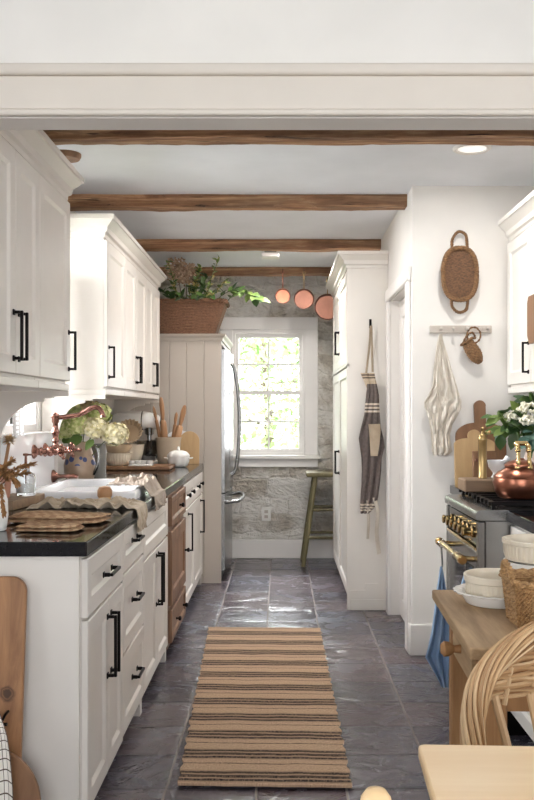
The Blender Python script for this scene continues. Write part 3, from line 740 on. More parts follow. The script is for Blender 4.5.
t = upper('farthest two-door cream wall cabinet on the left, nearest the fridge basket', 6.012, 6.68, 2, GF, 'pair'); bracket(t, 6.682, .04)
CROWN = [(0, 0), (.008, 0), (.010, .018), (.022, .026), (.026, .05), (.048, .072), (.058, .084), (.066, .086), (.066, .108), (0, .108)]
def crownL(name, xw, xf_, y0, y1, z0, ends):
    """crown moulding mitred round the front and the open ends"""
    b = MB(); e0, e1 = ends; rings = []
    stops = ([('w0',)] if e0 else []) + [('c0',), ('c1',)] + ([('w1',)] if e1 else [])
    for s in stops:
        r = []
        for p, q in CROWN:
            if s[0] == 'w0': r.append((xw, y0 - p, z0 + q))
            elif s[0] == 'w1': r.append((xw, y1 + p, z0 + q))
            elif s[0] == 'c0': r.append((xf_ + p, y0 - (p if e0 else 0), z0 + q))
            else: r.append((xf_ + p, y1 + (p if e1 else 0), z0 + q))
        rings.append(r)
    b.loft(rings)
    struct(b.build(name, M['cab'], smooth=25))
crownL('trim_9', WL + .004, ux - .021, 2.75, 3.845, ZT + .001, (False, True))
crownL('trim_10', WL + .004, ux - .021, 4.665, 6.68, ZT + .001, (True, True))

# ------------------------------------------------------------------ fridge with its panelled surround
FY = 6.80
t = thing('fridge_surround', 'painted beadboard panel and box enclosing the fridge at the end of the left counter', 'fridge cabinet', (-.85, 7.2, 0))
def beadpanel(b, x0, x1, y, z0, z1, n):
    pts = []; w = (x1 - x0) / n
    for i in range(n):
        a = x0 + i * w
        pts += [(a + (.004 if i else 0), 0)] + [(a + w - .004 if i < n - 1 else x1, 0)] + ([(a + w, .006)] if i < n - 1 else [])
    pts += [(x1, .022), (x0, .022)]
    b.prism(pts, lambda u, v, d: V((u, y + v, d)), z0, z1)
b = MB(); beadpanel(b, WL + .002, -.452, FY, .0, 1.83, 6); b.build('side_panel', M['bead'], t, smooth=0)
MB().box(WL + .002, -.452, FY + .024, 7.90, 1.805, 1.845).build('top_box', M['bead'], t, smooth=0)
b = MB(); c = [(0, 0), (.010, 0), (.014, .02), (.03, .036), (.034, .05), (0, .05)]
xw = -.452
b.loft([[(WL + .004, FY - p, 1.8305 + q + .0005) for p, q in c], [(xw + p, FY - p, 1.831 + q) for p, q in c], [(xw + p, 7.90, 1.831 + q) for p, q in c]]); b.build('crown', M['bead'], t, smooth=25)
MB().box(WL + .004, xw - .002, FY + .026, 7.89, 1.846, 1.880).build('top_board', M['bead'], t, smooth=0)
t = thing('fridge', 'stainless steel bottom-freezer fridge with curved door and bow handles', 'fridge', (-.8, 7.24, 0))
fy0, fy1 = FY + .03, 7.72
MB().box(-1.2, -.475, fy0, fy1, .02, 1.77, .004).build('cabinet', M['dsteel'], t, smooth=0)
def fdoor(name, y0, y1, z0, z1):
    b = MB(); n = 10
    def bow(u): return .030 * math.sin(PI * u) + .012
    pts = [(-.472, y0)] + [(-.44 + bow(i / n), y0 + (y1 - y0) * i / n) for i in range(n + 1)] + [(-.472, y1)]
    b.prism([(p[1], p[0]) for p in pts], lambda u, v, d: V((v, u, d)), z0, z1)
    return b.build(name, M['steel'], t, smooth=30)
ymf = (fy0 + fy1) / 2
d1 = fdoor('door', fy0 + .002, ymf - .002, .68, 1.768); d2 = fdoor('door', ymf + .002, fy1 - .002, .68, 1.768); d3 = fdoor('freezer_drawer', fy0 + .002, fy1 - .002, .09, .67)
for d, y in ((d1, ymf - .06), (d2, ymf + .06)):
    hp = smoothpts([(-.425, y, 1.68), (-.385, y, 1.66), (-.352, y, 1.50), (-.335, y, 1.25), (-.345, y, .98), (-.37, y, .82), (-.425, y, .78)]); MB().tube(hp, .013, 12).build('handle', M['steel'], d)
hp = smoothpts([(-.42, fy0 + .08, .60), (-.36, fy0 + .085, .605), (-.325, fy0 + .16, .605), (-.305, ymf, .605), (-.325, fy1 - .16, .605), (-.36, fy1 - .085, .605), (-.42, fy1 - .08, .60)]); MB().tube(hp, .014, 12).build('handle', M['steel'], d3)
MB().box(-1.18, -.46, fy0 + .01, fy1 - .01, .0, .085).build('base_grille', M['black'], t, smooth=0)

# ------------------------------------------------------------------ pantry cupboard
PX, PY0, PY1, PZ = .431, 5.88, 7.46, 2.232
t = thing('pantry_cupboard', 'tall cream pantry cupboard with four doors against the passage wall', 'cupboard', (.56, 6.67, 0))
MB().box(PX + .0205, NX - .003, PY0 + .022, PY1, .10, PZ).build('carcass', M['pantry'], t, smooth=0)
b = MB(); b.box(PX + .002, NX - .003, PY0, PY0 + .0215, .0, PZ); b.build('side_panel', M['pantry'], t, smooth=0)
b = MB(); b.box(PX + .022, NX - .003, PY0 - .010, PY0 - .0002, .0, .07, .002); b.prism([(PX + .022, .0705), (PX + .2, .0705), (PX + .2, .175), (PX + .12, .175), (PX + .12, .13), (PX + .022, .13)], lambda u, v, d: V((u, d, v)), PY0 - .008, PY0 - .0002); b.build('plinth', M['pantry'], t, smooth=0)
MB().box(PX + .07, NX - .003, PY0 + .022, PY1, .0, .0995).build('toe_kick', M['pantry'], t, smooth=0)
mq = Rr(PX); ym = 6.67
for z0, z1, hz in ((.10, 1.585, .92), (1.615, PZ - .01, 1.80)):
    for u0, u1, uh in ((PY0 + .024, ym - .0015, ym - .035), (ym + .0015, PY1 - .002, ym + .035)):
        d = frontp('door', mq, u0, u1, z0, z1, t, 'pantry', .06); handle(mq, uh, hz, .17, True, d)
MB().box(PX - .006, PX + .02, PY0, PY1, 1.590, 1.610, .003).build('rail', M['pantry'], t, smooth=0)
b = MB(); rings = []
for s in range(3):
    r = []
    for p, q in CROWN:
        q2 = PZ + .001 + q * .95
        r.append([(NX - .004, PY0 - p, q2), (PX + .004 - p, PY0 - p, q2), (PX + .004 - p, PY1, q2)][s])
    rings.append(r)
b.loft(rings); b.build('crown', M['pantry'], t, smooth=25)

# ------------------------------------------------------------------ right side
gx = .90; rcx = .93; mr = Rr(rcx - .02)
def rbase(label, y0, y1, grp=None):
    t = thing('base_cabinet', label, 'cabinet', (1.2, (y0 + y1) / 2, 0), 'white base cabinets under the right countertops')
    MB().box(rcx + .0005, WR - .003, y0, y1, .10, .858).build('carcass', M['pantry'], t, smooth=0)
    MB().box(rcx + .07, WR - .003, y0, y1, 0, .0995).build('toe_kick', M['pantry'], t, smooth=0)
    d = frontp('drawer', mr, y0 + .003, y1 - .003, .69, .845, t, 'pantry'); handle(mr, (y0 + y1) / 2, .77, .13, False, d)
    d = frontp('door', mr, y0 + .003, y1 - .003, .105, .68, t, 'pantry'); handle(mr, y1 - .05, .55, .2, True, d)
rbase('white base cabinet on the near side of the range behind the bowls', 2.86, 3.575)
rbase('narrow white base cabinet between the range and the pier wall', 4.275, 4.795)
o = slab('countertop', [gx, WR - .003], [2.83, 3.578], .860, HC); tag(o, 'black granite countertop on the near side of the range, beneath the copper kettle', 'countertop', 'right hand granite countertops')
o = slab('countertop', [gx, WR - .003], [4.272, NY - .002], .860, HC); tag(o, 'short black granite countertop between range and pier wall, under the leaning boards', 'countertop', 'right hand granite countertops')
# range
RX, RY0, RY1 = .785, 3.585, 4.265
t = thing('range_cooker', 'stainless steel range cooker with brass knobs and brass oven handle', 'cooker', (1.1, 3.92, 0))
MB().box(RX + .03, WR - .01, RY0, RY1, .10, .862, .003).build('body', M['steel'], t, smooth=0)
b = MB(); b.prism([(RX - .008, .866), (RX + .010, .863), (WR - .01, .863), (WR - .01, .905), (RX + .012, .905), (RX - .004, .899), (RX - .010, .885)], lambda u, v, d: V((u, d, v)), RY0, RY1); b.build('cooktop', M['steel'], t, smooth=30)
MB().box(RX + .004, RX + .0295, RY0 + .03, RY1 - .03, .755, .855, .002).build('control_panel', M['bglass'], t, smooth=0)
for y in (RY0, RY1 - .028): MB().box(RX - .002, RX + .0295, y + .0005, y + .0275, .10, .858, .004).build('corner_post', M['steel'], t, smooth=0)
for i in range(6):
    y = 3.69 + i * .088; b = MB(); b.lathe([(.024, 0), (.024, .008), (.017, .012), (.016, .034), (.019, .040), (.019, .046), (.012, .049)], (RX + .0035, y, .805), 20, M=Matrix.Rotation(-PI / 2, 3, 'Y')); b.build('knob', M['brass'], t)
od = MB(); ringpanel(od, Rr(RX), RY0 + .03, RY1 - .03, .22, .735, .028, .05, .004, .004); od = od.build('oven_door', M['steel'], t, smooth=0)
MB().box(RX - .001, RX + .0035, RY0 + .085, RY1 - .085, .28, .66).build('oven_window', M['bglass'], od, smooth=0)
MB().box(RX - .004, RX + .02, RY0 + .03, RY1 - .03, .738, .750, .002).build('brass_strip', M['brass'], t, smooth=0)
hx = .722
b = MB(); b.tube([(hx, 3.60, .706), (hx, 4.10, .706)], .012, 14)
for y in (3.60, 4.10): b.lathe([(.017, -.02), (.019, -.014), (.019, .014), (.017, .02)], (hx, y, .706), 16, M=Matrix.Rotation(PI / 2, 3, 'X'))
for y in (3.64, 4.06): b.tube([(hx, y, .706), (RX - .001, y, .700)], [.010, .012], 12)
b.build('oven_handle', M['brass'], od)
MB().box(RX + .002, RX + .0295, RY0 + .03, RY1 - .03, .105, .21, .003).build('drawer_front', M['steel'], t, smooth=0)
MB().box(RX + .05, WR - .02, RY0 + .02, RY1 - .02, .0, .0995).build('toe_kick', M['black'], t, smooth=0)
for gy0, gy1 in ((3.62, 3.92), (3.93, 4.23)):
    b = MB(); z0, z1 = .9055, .934
    for x in (RX + .07, WR - .10): b.box(x - .008, x + .008, gy0, gy1, z0 + .012, z1)
    for k in range(5):
        y = gy0 + .008 + (gy1 - gy0 - .016) * k / 4; b.box(RX + .05, WR - .08, y - .006, y + .006, z0 + .014, z1 + .001)
    for x in (RX + .07, (RX + WR) / 2, WR - .10):
        for y in (gy0 + .008, gy1 - .008): b.box(x - .007, x + .007, y - .007, y + .007, z0, z1)
    b.build('grate', M['black'], t, smooth=0)
for x in (.98, 1.28):
    for y in (3.77, 4.08): MB().lathe([(.05, .9055), (.05, .912), (.034, .916), (.034, .92), (.01, .922)], (x, y, 0), 20).build('burner', M['black'], t)
# right wall cabinets
rx = 1.20; mru = Rr(rx)
def rupper(label, y0, y1, uh):
    t = thing('wall_cabinet', label, 'cabinet', (1.37, (y0 + y1) / 2, 1.425), 'white wall cabinets on the right wall')
    MB().box(rx + .0205, WR - .003, y0 + .001, y1 - .001, 1.425, ZT).build('carcass', M['pantry'], t, smooth=0)
    MB().box(rx + .004, WR - .01, y0 + .001, y1 - .001, 1.392, 1.4245, .003).build('light_rail', M['pantry'], t, smooth=0)
    d = frontp('door', mru, y0 + .002, y1 - .002, 1.437, ZT - .012, t, 'pantry', .06); handle(mru, uh, 1.56, .15, True, d)
rupper('white wall cabinet on the right beside the pier wall with a black handle', 4.325, 4.78, 4.358)
rupper('white wall cabinet over the range with a small board hung on its door', 3.60, 4.32, 3.66)
b = MB(); b.loft([[(rx + .021 - p, y, ZT + .001 + q) for p, q in CROWN] for y in (3.60, 4.795)]); struct(b.build('trim_11', M['pantry'], smooth=25))
# ------------------------------------------------------------------ rug
cr = {'fl': (X(209, 5.34), 5.34), 'fr': (X(320, 5.32), 5.32), 'nl': (X(178, 3.10), 3.10), 'nr': (X(352, 3.08), 3.08)}
def rugf(u, v):
    a = V(cr['nl']).lerp(V(cr['nr']), u); c = V(cr['fl']).lerp(V(cr['fr']), u); p = a.lerp(c, v)
    e = .006 * nz((v * 30, 0, 2)) + .004 * math.sin(v * 140)
    p.x += e * (1 if u > .99 else -1 if u < .01 else 0)
    return V((p.x, p.y + .004 * nz((u * 9, v * 3, 5)), .010 + .002 * nz((u * 5, v * 14, 1))))
b = MB(); b.surf(rugf, 30, 200); b.solid(-.008)
o = b.build('rug', M['rug'], smooth=60, recalc=False); tag(o, 'long jute runner rug with dark stripes on the slate floor', 'rug')

# ------------------------------------------------------------------ cloth helpers
def hang(outline, Y, fx=lambda u, v: 0, nu=18, nv=40, ratio=None):
    """cloth seen from the front: outline rows (py, left px, right px); fx gives the fold depth"""
    def f(u, v):
        i = v * (len(outline) - 1); k = min(int(i), len(outline) - 2); t_ = i - k
        a, c = outline[k], outline[k + 1]; py, l, r = [p + (q - p) * t_ for p, q in zip(a, c)]
        return V((X(l + (r - l) * u, Y), Y - abs(fx(u, v)) - .006, Z(py, Y)))
    b = MB(); b.surf(f, nu, nv); b.solid(.0025); return b
# apron on the pantry panel
AY = PY0 - .010
t = thing('wall_hook', 'small black iron hook high on the pantry side panel', 'hook', (X(370.5, AY), PY0, 1.86))
b = MB(); hxx = X(370.5, AY); b.box(hxx - .008, hxx + .008, PY0 - .006, PY0 - .0003, 1.84, 1.90, .002); b.tube(smoothpts([(hxx, PY0 - .004, 1.85), (hxx, PY0 - .03, 1.842), (hxx, PY0 - .036, 1.862)]), .004, 8); b.build('hook', M['black'], t)
t = thing('apron', 'grey striped linen apron hanging from a hook on the pantry side', 'apron', (.56, AY - .02, Z(552, 5.86)))
YA = 5.85
bib = [(373, 360.5, 374), (378, 362.5, 375), (385, 365.5, 376.5), (396, 369, 378.5)]
hang(bib, YA, lambda u, v: .014 * math.sin(u * 5 + v), 10, 16).build('bib', M['bib'], t, recalc=True)
skirt = [(384, 367, 376.2), (395, 366, 378.4), (405, 365, 379), (415, 364, 379.5), (428, 360.5, 380.5), (438, 358.3, 383), (447, 359.5, 384), (458, 361, 381), (470, 361.5, 380.5), (485, 361, 379), (497, 360.5, 377.5), (506, 360, 375.5), (513, 360.5, 369)]
hang(skirt, YA - .006, lambda u, v: .012 + .022 * math.sin(u * 9 + v * 4) ** 2 * (.4 + v * .6), 24, 60).build('skirt', M['apron'], t)
pk = [(424, 368.2, 380), (430, 368.8, 380.4), (445, 369.8, 379.2), (455, 370.4, 377.5), (456, 370.6, 377.4)]
hang(pk, YA - .040, lambda u, v: .004, 8, 12).build('pocket', M['linen'], t)
def strap(pts, w, name, par, m):
    b = MB(); b.tube([V(p) for p in smoothpts(pts)], w, 6, sq=(1, .35)); b.build(name, m, par)
strap([(X(370.5, YA), PY0 - .042, 1.853), (X(369.5, YA), PY0 - .03, Z(345, YA)), (X(366, YA), YA - .008, Z(374, YA))], .011, 'neck_strap', t, M['linen'])
strap([(X(371, YA), PY0 - .044, 1.853), (X(372, YA), PY0 - .028, Z(346, YA)), (X(372.5, YA), YA - .008, Z(372, YA))], .011, 'neck_strap', t, M['linen'])
strap([(X(367.5, YA), YA - .03, Z(500, YA)), (X(368, YA), YA - .04, Z(520, YA)), (X(367.3, YA), YA - .034, Z(538, YA))], .015, 'tie', t, M['linenp'])
strap([(X(374, YA), YA - .03, Z(497, YA)), (X(377, YA), YA - .045, Z(512, YA)), (X(376, YA), YA - .04, Z(532, YA)), (X(378.5, YA), YA - .034, Z(553, YA))], .020, 'tie', t, M['linenp'])
# peg rail
PYR = NY
t = thing('peg_rail', 'pale weathered wooden peg rail on the pier wall below the oval basket', 'peg rail', (X(461, NY), NY, Z(333, NY)))
ya = PYR - .018; MB().box(X(430, ya), X(492, ya), ya, PYR - .0003, Z(333, ya), Z(325.5, ya), .003).build('rail', M['pegwood'], t, smooth=0)
for px in (440.5, 453, 466, 479, 487.5):
    c = (X(px, ya), ya, Z(329, ya)); b = MB(); b.lathe([(.006, 0), (.005, .02), (.010, .034), (.009, .042), (.004, .045)], c, 14, M=Matrix.Rotation(PI / 2, 3, 'X')); b.build('peg', M['pegwood'], t)
# linen towel on the rail
t = [(334, 439.3, 441.3), (341, 437.5, 442.5), (355, 434.8, 447), (370, 433, 451), (385, 432, 455.5), (396, 427.5, 459), (402, 423.5, 461), (408, 424, 460.5), (414, 427, 458), (424, 429, 452), (434, 430.5, 449.5), (444, 431, 450.5), (451, 431.5, 451.5), (455, 433, 447)]
b = hang(t, NY - .035, lambda u, v: (.005 * (math.sin(u * 21 + 4 * v + 4 * nz((u * 2, v * 3, 4))) + 1) + .024 * abs(nz((u * 6, v * 5, 2))) + .012 * abs(nz((u * 15, v * 13, 7)))) * min(1, .25 + v * 2.2), 60, 90)
tag(b.build('hanging_towel', M['linenp']), 'pale fringed linen towel hanging from the left peg of the peg rail', 'towel')
t = thing('wall_outlet', 'white wall outlet peeking out under the hanging linen towel', 'outlet', (X(441.5, NY), NY, Z(456, NY)))
MB().box(X(436, NY), X(447.5, NY), NY - .007, NY - .0003, Z(456, NY), Z(434, NY), .003).build('plate', M['plug'], t)
for zz in (.025, .075): MB().box(X(441.5, NY) - .014, X(441.5, NY) + .014, NY - .009, NY - .0072, Z(456, NY) + zz, Z(456, NY) + zz + .024, .002).build('socket', M['trim'], t)
oy = WB - .008
t = thing('wall_outlet', 'white electrical outlet low on the stone wall below the window', 'outlet', (X(266, WB), WB, Z(521, WB)))
MB().box(X(261.5, WB), X(271, WB), oy, WB - .0003, Z(521, WB), Z(507, WB), .003).build('plate', M['plug'], t)
for zz in (.025, .07): MB().box(X(266.2, WB) - .016, X(266.2, WB) + .016, oy - .002, oy - .0003, Z(521, WB) + zz, Z(521, WB) + zz + .028, .002).build('socket', M['bead'], t)

# ------------------------------------------------------------------ woven basket helper
def woven(b, fn, nu, nv, amp, waves_u, waves_v):
    """fn(u,v)->(point, outward normal); a basket weave is pressed into the surface"""
    def f(u, v):
        p, n = fn(u, v); return p + n * amp * (math.sin(u * waves_u * PI * 2) * math.sin(v * waves_v * PI))
    b.surf(f, nu, nv, cu=True); return b
def twisttube(pts, R, r, turns, n=120, strands=3, closed=False):
    b = MB(); P = smoothpts(pts, 8) if not closed else [V(p) for p in pts]
    m = len(P)
    def frame(i):
        a = P[(i - 1) % m] if closed or i else P[0]; c = P[(i + 1) % m] if closed or i < m - 1 else P[-1]; return (c - a).normalized()
    nrm = frame(0).orthogonal().normalized(); fr = []
    for i in range(m):
        tt = frame(i); nrm = (nrm - tt * nrm.dot(tt)).normalized(); fr.append((nrm.copy(), tt.cross(nrm)))
    b.tube(P, R * .75, 8, closed)
    for s in range(strands):
        pts2 = []
        for i in range(m):
            a = 2 * PI * (turns * i / (m if closed else m - 1) + s / strands); n_, b_ = fr[i]; pts2.append(P[i] + (n_ * math.cos(a) + b_ * math.sin(a)) * R)
        b.tube(pts2, r, 6, closed)
    return b
# oval seagrass basket on the pier wall
cx, cz = X(459.7, 4.74), Z(274, 4.74); aw, ah = .087, .134
t = thing('wall_basket', 'oval seagrass basket with two looped handles hung flat on the pier wall', 'basket', (cx, NY, cz - ah))
def oval(a, k=1.0): 
    c, s = math.cos(a), math.sin(a); e = 2 / 2.5
    return V((aw * k * abs(c) ** e * (1 if c > 0 else -1), 0, ah * k * abs(s) ** e * (1 if s > 0 else -1)))
def inner(u, v):
    a = u * 2 * PI; k = .12 + .83 * min(1, v * 1.6) if v < .625 else .95 + .07 * (v - .625) / .375
    d = NY - .012 - (0 if v < .625 else (v - .625) / .375 * .055)
    p = oval(a, k); return V((cx, d, cz)) + p + V((0, .0, 0)), V((0, -1, 0)) if v < .6 else V((-p.x, -.02, -p.z)).normalized()
b = MB(); woven(b, inner, 120, 40, .004, 24, 22)
b.loft([[V((cx, NY - .011, cz)) + oval(2 * PI * j / 60, .1) for j in range(60)], [V((cx, NY - .008, cz)) + oval(2 * PI * j / 60, .5) for j in range(60)], [V((cx, NY - .008, cz)) + oval(2 * PI * j / 60, .95) for j in range(60)], [V((cx, NY - .06, cz)) + oval(2 * PI * j / 60, 1.05) for j in range(60)]])
b.build('woven_base', M['seagl'], t)
ring = [V((cx, NY - .066, cz)) + oval(2 * PI * j / 150, 1.02) for j in range(150)]
twisttube(ring, .008, .006, 30, closed=True, strands=3).build('braided_rim', M['seag'], t)
for s in (1, -1):
    w, h = (.040, .092) if s > 0 else (.042, .066)
    hp = [(cx + .038 * k, NY - .06, cz + s * (ah + 0 - .002)) for k in ()]
    pts = [(cx - w, NY - .062, cz + s * (ah * .985)), (cx - w * .9, NY - .05, cz + s * (ah + h * .55)), (cx - w * .1, NY - .045, cz + s * (ah + h)), (cx + w * .8, NY - .045, cz + s * (ah + h * .85)), (cx + w, NY - .05, cz + s * (ah + h * .45)), (cx + w, NY - .062, cz + s * (ah * .985))]
    twisttube(pts, .005, .005, 9, strands=2).build('handle', M['seag'], t)
# small wicker scoop on the peg rail
sxx, sz = X(475, 4.74), Z(344, 4.74)
t = thing('wicker_scoop', 'small open wicker scoop hanging from the peg rail right of the towel', 'scoop', (sxx, NY - .05, Z(364, 4.74)))
ax = (V((X(481, 4.74), 4.755, Z(361.5, 4.74))) - V((X(466.5, 4.74), 4.74, Z(340, 4.74))))
o0 = V((X(466.8, 4.74), 4.742, Z(341.5, 4.74))); ux_ = ax.normalized(); uy_ = V((0, 1, 0)); uz_ = ux_.cross(uy_)
def sc(u, v):
    r = [.034, .040, .040, .032, .012][min(4, int(v * 4.999))] if False else (.036 + .012 * math.sin(v * 2.6) - .030 * v ** 5)
    a = u * 2 * PI; n = uz_ * math.cos(a) + uy_ * math.sin(a) * .7
    return o0 + ux_ * (.0 + ax.length * v) + n * r * .8, n
b = MB(); woven(b, sc, 60, 44, .004, 9, 14); b.build('woven_cup', M['seag'], t)
twisttube([o0 + (uz_ * math.cos(2 * PI * j / 40) + uy_ * math.sin(2 * PI * j / 40) * .7) * .034 for j in range(40)], .005, .004, 9, closed=True, strands=2).build('rim', M['seag'], t)
twisttube(smoothpts([o0 - uz_ * .028, o0 + V((.0, 0, .03)), o0 + V((.03, 0, .047)), o0 + V((.045, 0, .02)), o0 + uz_ * .030 + V((.01, 0, 0))], 4), .003, .003, 6, strands=2).build('hoop', M['seag'], t)
c = V((X(473.5, 4.76), 4.752, Z(335.3, 4.76))); twisttube([c + V((math.cos(2 * PI * j / 30) * .036, 0, math.sin(2 * PI * j / 30) * .042)) for j in range(30)], .003, .003, 6, closed=True, strands=2).build('handle', M['seag'], t)
# octagonal board on the right wall cabinet
b = MB(); zt, zb_ = Z(296, 4.27), Z(344, 4.27); bw = .26; y1 = 4.305
b.prism([(y1 - .02, zt), (y1, zt - .03), (y1, zb_ + .04), (y1 - .035, zb_), (y1 - bw + .035, zb_), (y1 - bw, zb_ + .04), (y1 - bw, zt - .03), (y1 - bw + .02, zt)], lambda u, v, d: V((d, u, v)), rx - .024, rx - .004)
tag(b.build('hanging_board', M['boardd'], smooth=0, bev=.003), 'small brown wooden board with cut corners hanging on the right wall cabinet', 'cutting board')

# ------------------------------------------------------------------ stool
t = thing('bar_stool', 'olive green wooden stool below the back window beside the pantry', 'stool', (.39, 7.69, 0)); sx, sy = .39, 7.69
MB().box(sx - .178, sx + .178, sy - .165, sy + .165, .745, .785, .012, 2).build('seat', M['stool'], t)
legs = {}
for a, c in ((-1, -1), (1, -1), (1, 1), (-1, 1)):
    top, bot = V((sx + a * .10, sy + c * .11, .747)), V((sx + a * .205, sy + c * .19, 0)); legs[(a, c)] = (top, bot)
    MB().tube([bot, bot.lerp(top, .5), top], [.018, .022, .021], 12).build('leg', M['stool'], t)
for z, pairs in ((.24, (((-1, -1), (1, -1)), ((-1, 1), (1, 1)))), (.47, (((-1, -1), (1, -1)), ((-1, 1), (1, 1)))), (.33, (((-1, -1), (-1, 1)), ((1, -1), (1, 1))))):
    for p, q in pairs:
        f = lambda k: legs[k][1].lerp(legs[k][0], z / .747); MB().tube([f(p), f(q)], .012, 10).build('rung', M['stool'], t)

# ------------------------------------------------------------------ hanging copper pans on the far beam
for px, py, r, hy, lab in ((282.8, 296, 7.6, 272, 'smallest hanging copper pan, leftmost of the three under the far beam'), (304, 299, 10.2, 273, 'middle copper frying pan hanging under the far beam'), (327.5, 307, 13.2, 280, 'largest copper pan, hanging partly behind the pantry cupboard')):
    Y = 7.44; c = V((X(px, Y), Y, Z(py, Y))); R = r * Y / F
    t = thing('copper_pan', lab, 'pan', (c.x, Y, c.z - R), 'copper pans hanging from the far beam')
    Mx = Matrix.Rotation(PI / 2, 3, 'X')
    MB().lathe([(R * .8, -.030), (R * .9, -.026), (R, .010), (R * .985, .010), (R * .88, -.022), (R * .3, -.024)], c, 40, M=Mx).build('bowl', M['oldcopper'] if r > 9 else M['copper'], t)
    zt = Z(hy, Y)
    b = MB(); b.tube([(c.x, Y + .002, c.z + R * .98), (c.x, Y, c.z + R + (zt - c.z - R) * .5), (c.x, Y, zt - .012)], [.007, .006, .008], 8, sq=(1, .5)); ring = [V((c.x, Y, zt)) + V((math.cos(2 * PI * j / 16) * .010, 0, math.sin(2 * PI * j / 16) * .012)) for j in range(16)]; b.tube(ring, .003, 6, closed=True); b.build('handle', M['obrass'] if r > 9 else M['copper'], t)
    h = MB(); h.tube(smoothpts([(c.x, 7.4985, zt + .03), (c.x, 7.46, zt + .028), (c.x, 7.436, zt + .008), (c.x, 7.442, zt - .006)]) , .003, 6)
    tag(h.build('pan_hook', M['black']), {7.6: 'iron hook holding the smallest copper pan', 10.2: 'iron hook holding the middle copper pan', 13.2: 'iron hook holding the largest copper pan'}[r], 'hook', 'hooks on the far beam')

# ------------------------------------------------------------------ basket of greenery above the fridge
bz = 1.884; by = 7.02; bx = X(188, 7.0)
t = thing('laundry_basket', 'rectangular brown wicker basket of foliage on top of the fridge surround', 'basket', (bx, by, bz))
def lb(u, v):
    k = .215 + .085 * v; d = .14 + .04 * v; r = rrect(-k, k, -d, d, .05, 0, 5); n = len(r); i = u * n; a, c = r[int(i) % n], r[(int(i) + 1) % n]; f = i - int(i)
    p = V((bx + a[0] + (c[0] - a[0]) * f, by + a[1] + (c[1] - a[1]) * f, bz + .255 * v)); return p, V((p.x - bx, p.y - by, 0)).normalized()
b = MB(); woven(b, lb, 240, 48, .004, 40, 24); b.loft([[lb(j / 48, 0)[0] for j in range(48)], [lb(j / 48, 0)[0].lerp(V((bx, by, bz)), .9) for j in range(48)]], False, True); b.build('woven_body', M['wick'], t, recalc=True)
twisttube([lb(j / 120, 1)[0] for j in range(120)], .012, .009, 34, closed=True).build('braided_rim', M['wick'], t)
MB().box(bx - .22, bx + .22, by - .13, by + .13, bz + .18, bz + .20).build('liner', M['stemb'], t)
def sprig(b, base, tip, n, L, W, spread=1.0, bend=.1, up=(0, 0, 1)):
    base, tip = V(base), V(tip); P = smoothpts([base, base.lerp(tip, .5) + V((0, 0, bend)), tip], 8)
    for i in range(n):
        f = .25 + .75 * i / max(1, n - 1); k = min(len(P) - 2, int(f * (len(P) - 1))); p = P[k].lerp(P[k + 1], f * (len(P) - 1) - k)
        d = (P[min(k + 1, len(P) - 1)] - P[max(k - 1, 0)]).normalized(); sd = V((rnd(-1, 1), rnd(-1, 1), rnd(-.6, .8))) * spread
        b.leaf(p, d + sd, V((rnd(-.4, .4), rnd(-.8, -.2), 1)), L * rnd(.7, 1.2), W * rnd(.8, 1.2))
    return P
def stemmed(name, lab, cat, grp, base, tip, bend, mstem, rs, leaves):
    """leaves: list of (part, material, fn(MB, path))"""
    t = thing(name, lab, cat, base, grp); P = smoothpts([V(base), V(base).lerp(V(tip), .5) + V((0, 0, bend)), V(tip)], 8)
    MB().tube(P, [rs * (1 - .6 * i / (len(P) - 1)) for i in range(len(P))], 6).build('stem', mstem, t)
    for nm, m, fn in leaves:
        b = MB(); fn(b, P); b.build(nm, m, t, recalc=False)
    return t
def leafy(n, L, W, f0=.2, spread=1.0):
    def fn(b, P):
        for i in range(n):
            f = f0 + (1 - f0) * i / max(1, n - 1); x = f * (len(P) - 1); k = min(len(P) - 2, int(x)); p = P[k].lerp(P[k + 1], x - k); d = (P[k + 1] - P[k]).normalized()
            b.leaf(p, d * .6 + V((rnd(-1, 1), rnd(-1, .6), rnd(-.6, .7))) * spread, V((rnd(-.3, .3), rnd(-.9, -.3), .9)), L * rnd(.7, 1.25), W * rnd(.8, 1.2))
    return fn
def berries(n, r, f0=.3, sp=.05):
    def fn(b, P):
        for i in range(n):
            x = rnd(f0, 1) * (len(P) - 1); k = min(len(P) - 2, int(x)); p = P[k].lerp(P[k + 1], x - k) + V((rnd(-1, 1), rnd(-1, 1), rnd(-1, 1))) * sp; b.blob(p, r * rnd(.7, 1.3), 0, 1, 1)
    return fn
tb = bz + .2
GV = 'greenery sprigs in the basket above the fridge'
S_ = [(168, 262, 'g', 'leafy sprig at the far left of the fridge basket, beside the wall cabinets'), (162, 292, 'd', 'dark leafy sprig spilling over the left rim of the fridge basket'), (176, 268, 'p', 'faded blush plume on the left of the fridge basket'), (186, 272, 'p', 'faded blush plume left of centre in the fridge basket'), (196, 280, 'y', 'yellow-berried sprig near the middle of the fridge basket'),
      (198, 300, 'd', 'dark leaf sprig hanging down the front of the fridge basket'), (207, 276, 'd', 'dark green sprig right of centre in the fridge basket'), (219, 259, 'g', 'tall thin sprig reaching up to the beam from the fridge basket'), (225, 282, 'y', 'yellow-green sprig at the right side of the fridge basket'), (234, 290, 'd', 'green leafy sprig leaning over the right rim of the fridge basket'), (258, 300, 'b', 'long trailing branch of large leaves right of the fridge basket'), (213, 294, 'y', 'short yellow leaf sprig over the front rim of the fridge basket'), (172, 284, 'y', 'yellow-berried sprig low at the left of the fridge basket'), (182, 298, 'd', 'dark sprig over the front left rim of the fridge basket'), (212, 284, 'g', 'green berried sprig low in the right half of the fridge basket'), (190, 286, 'g', 'green berried sprig at the centre front of the fridge basket'), (200, 268, 'y', 'yellow-green sprig standing upright at the middle of the fridge basket')]
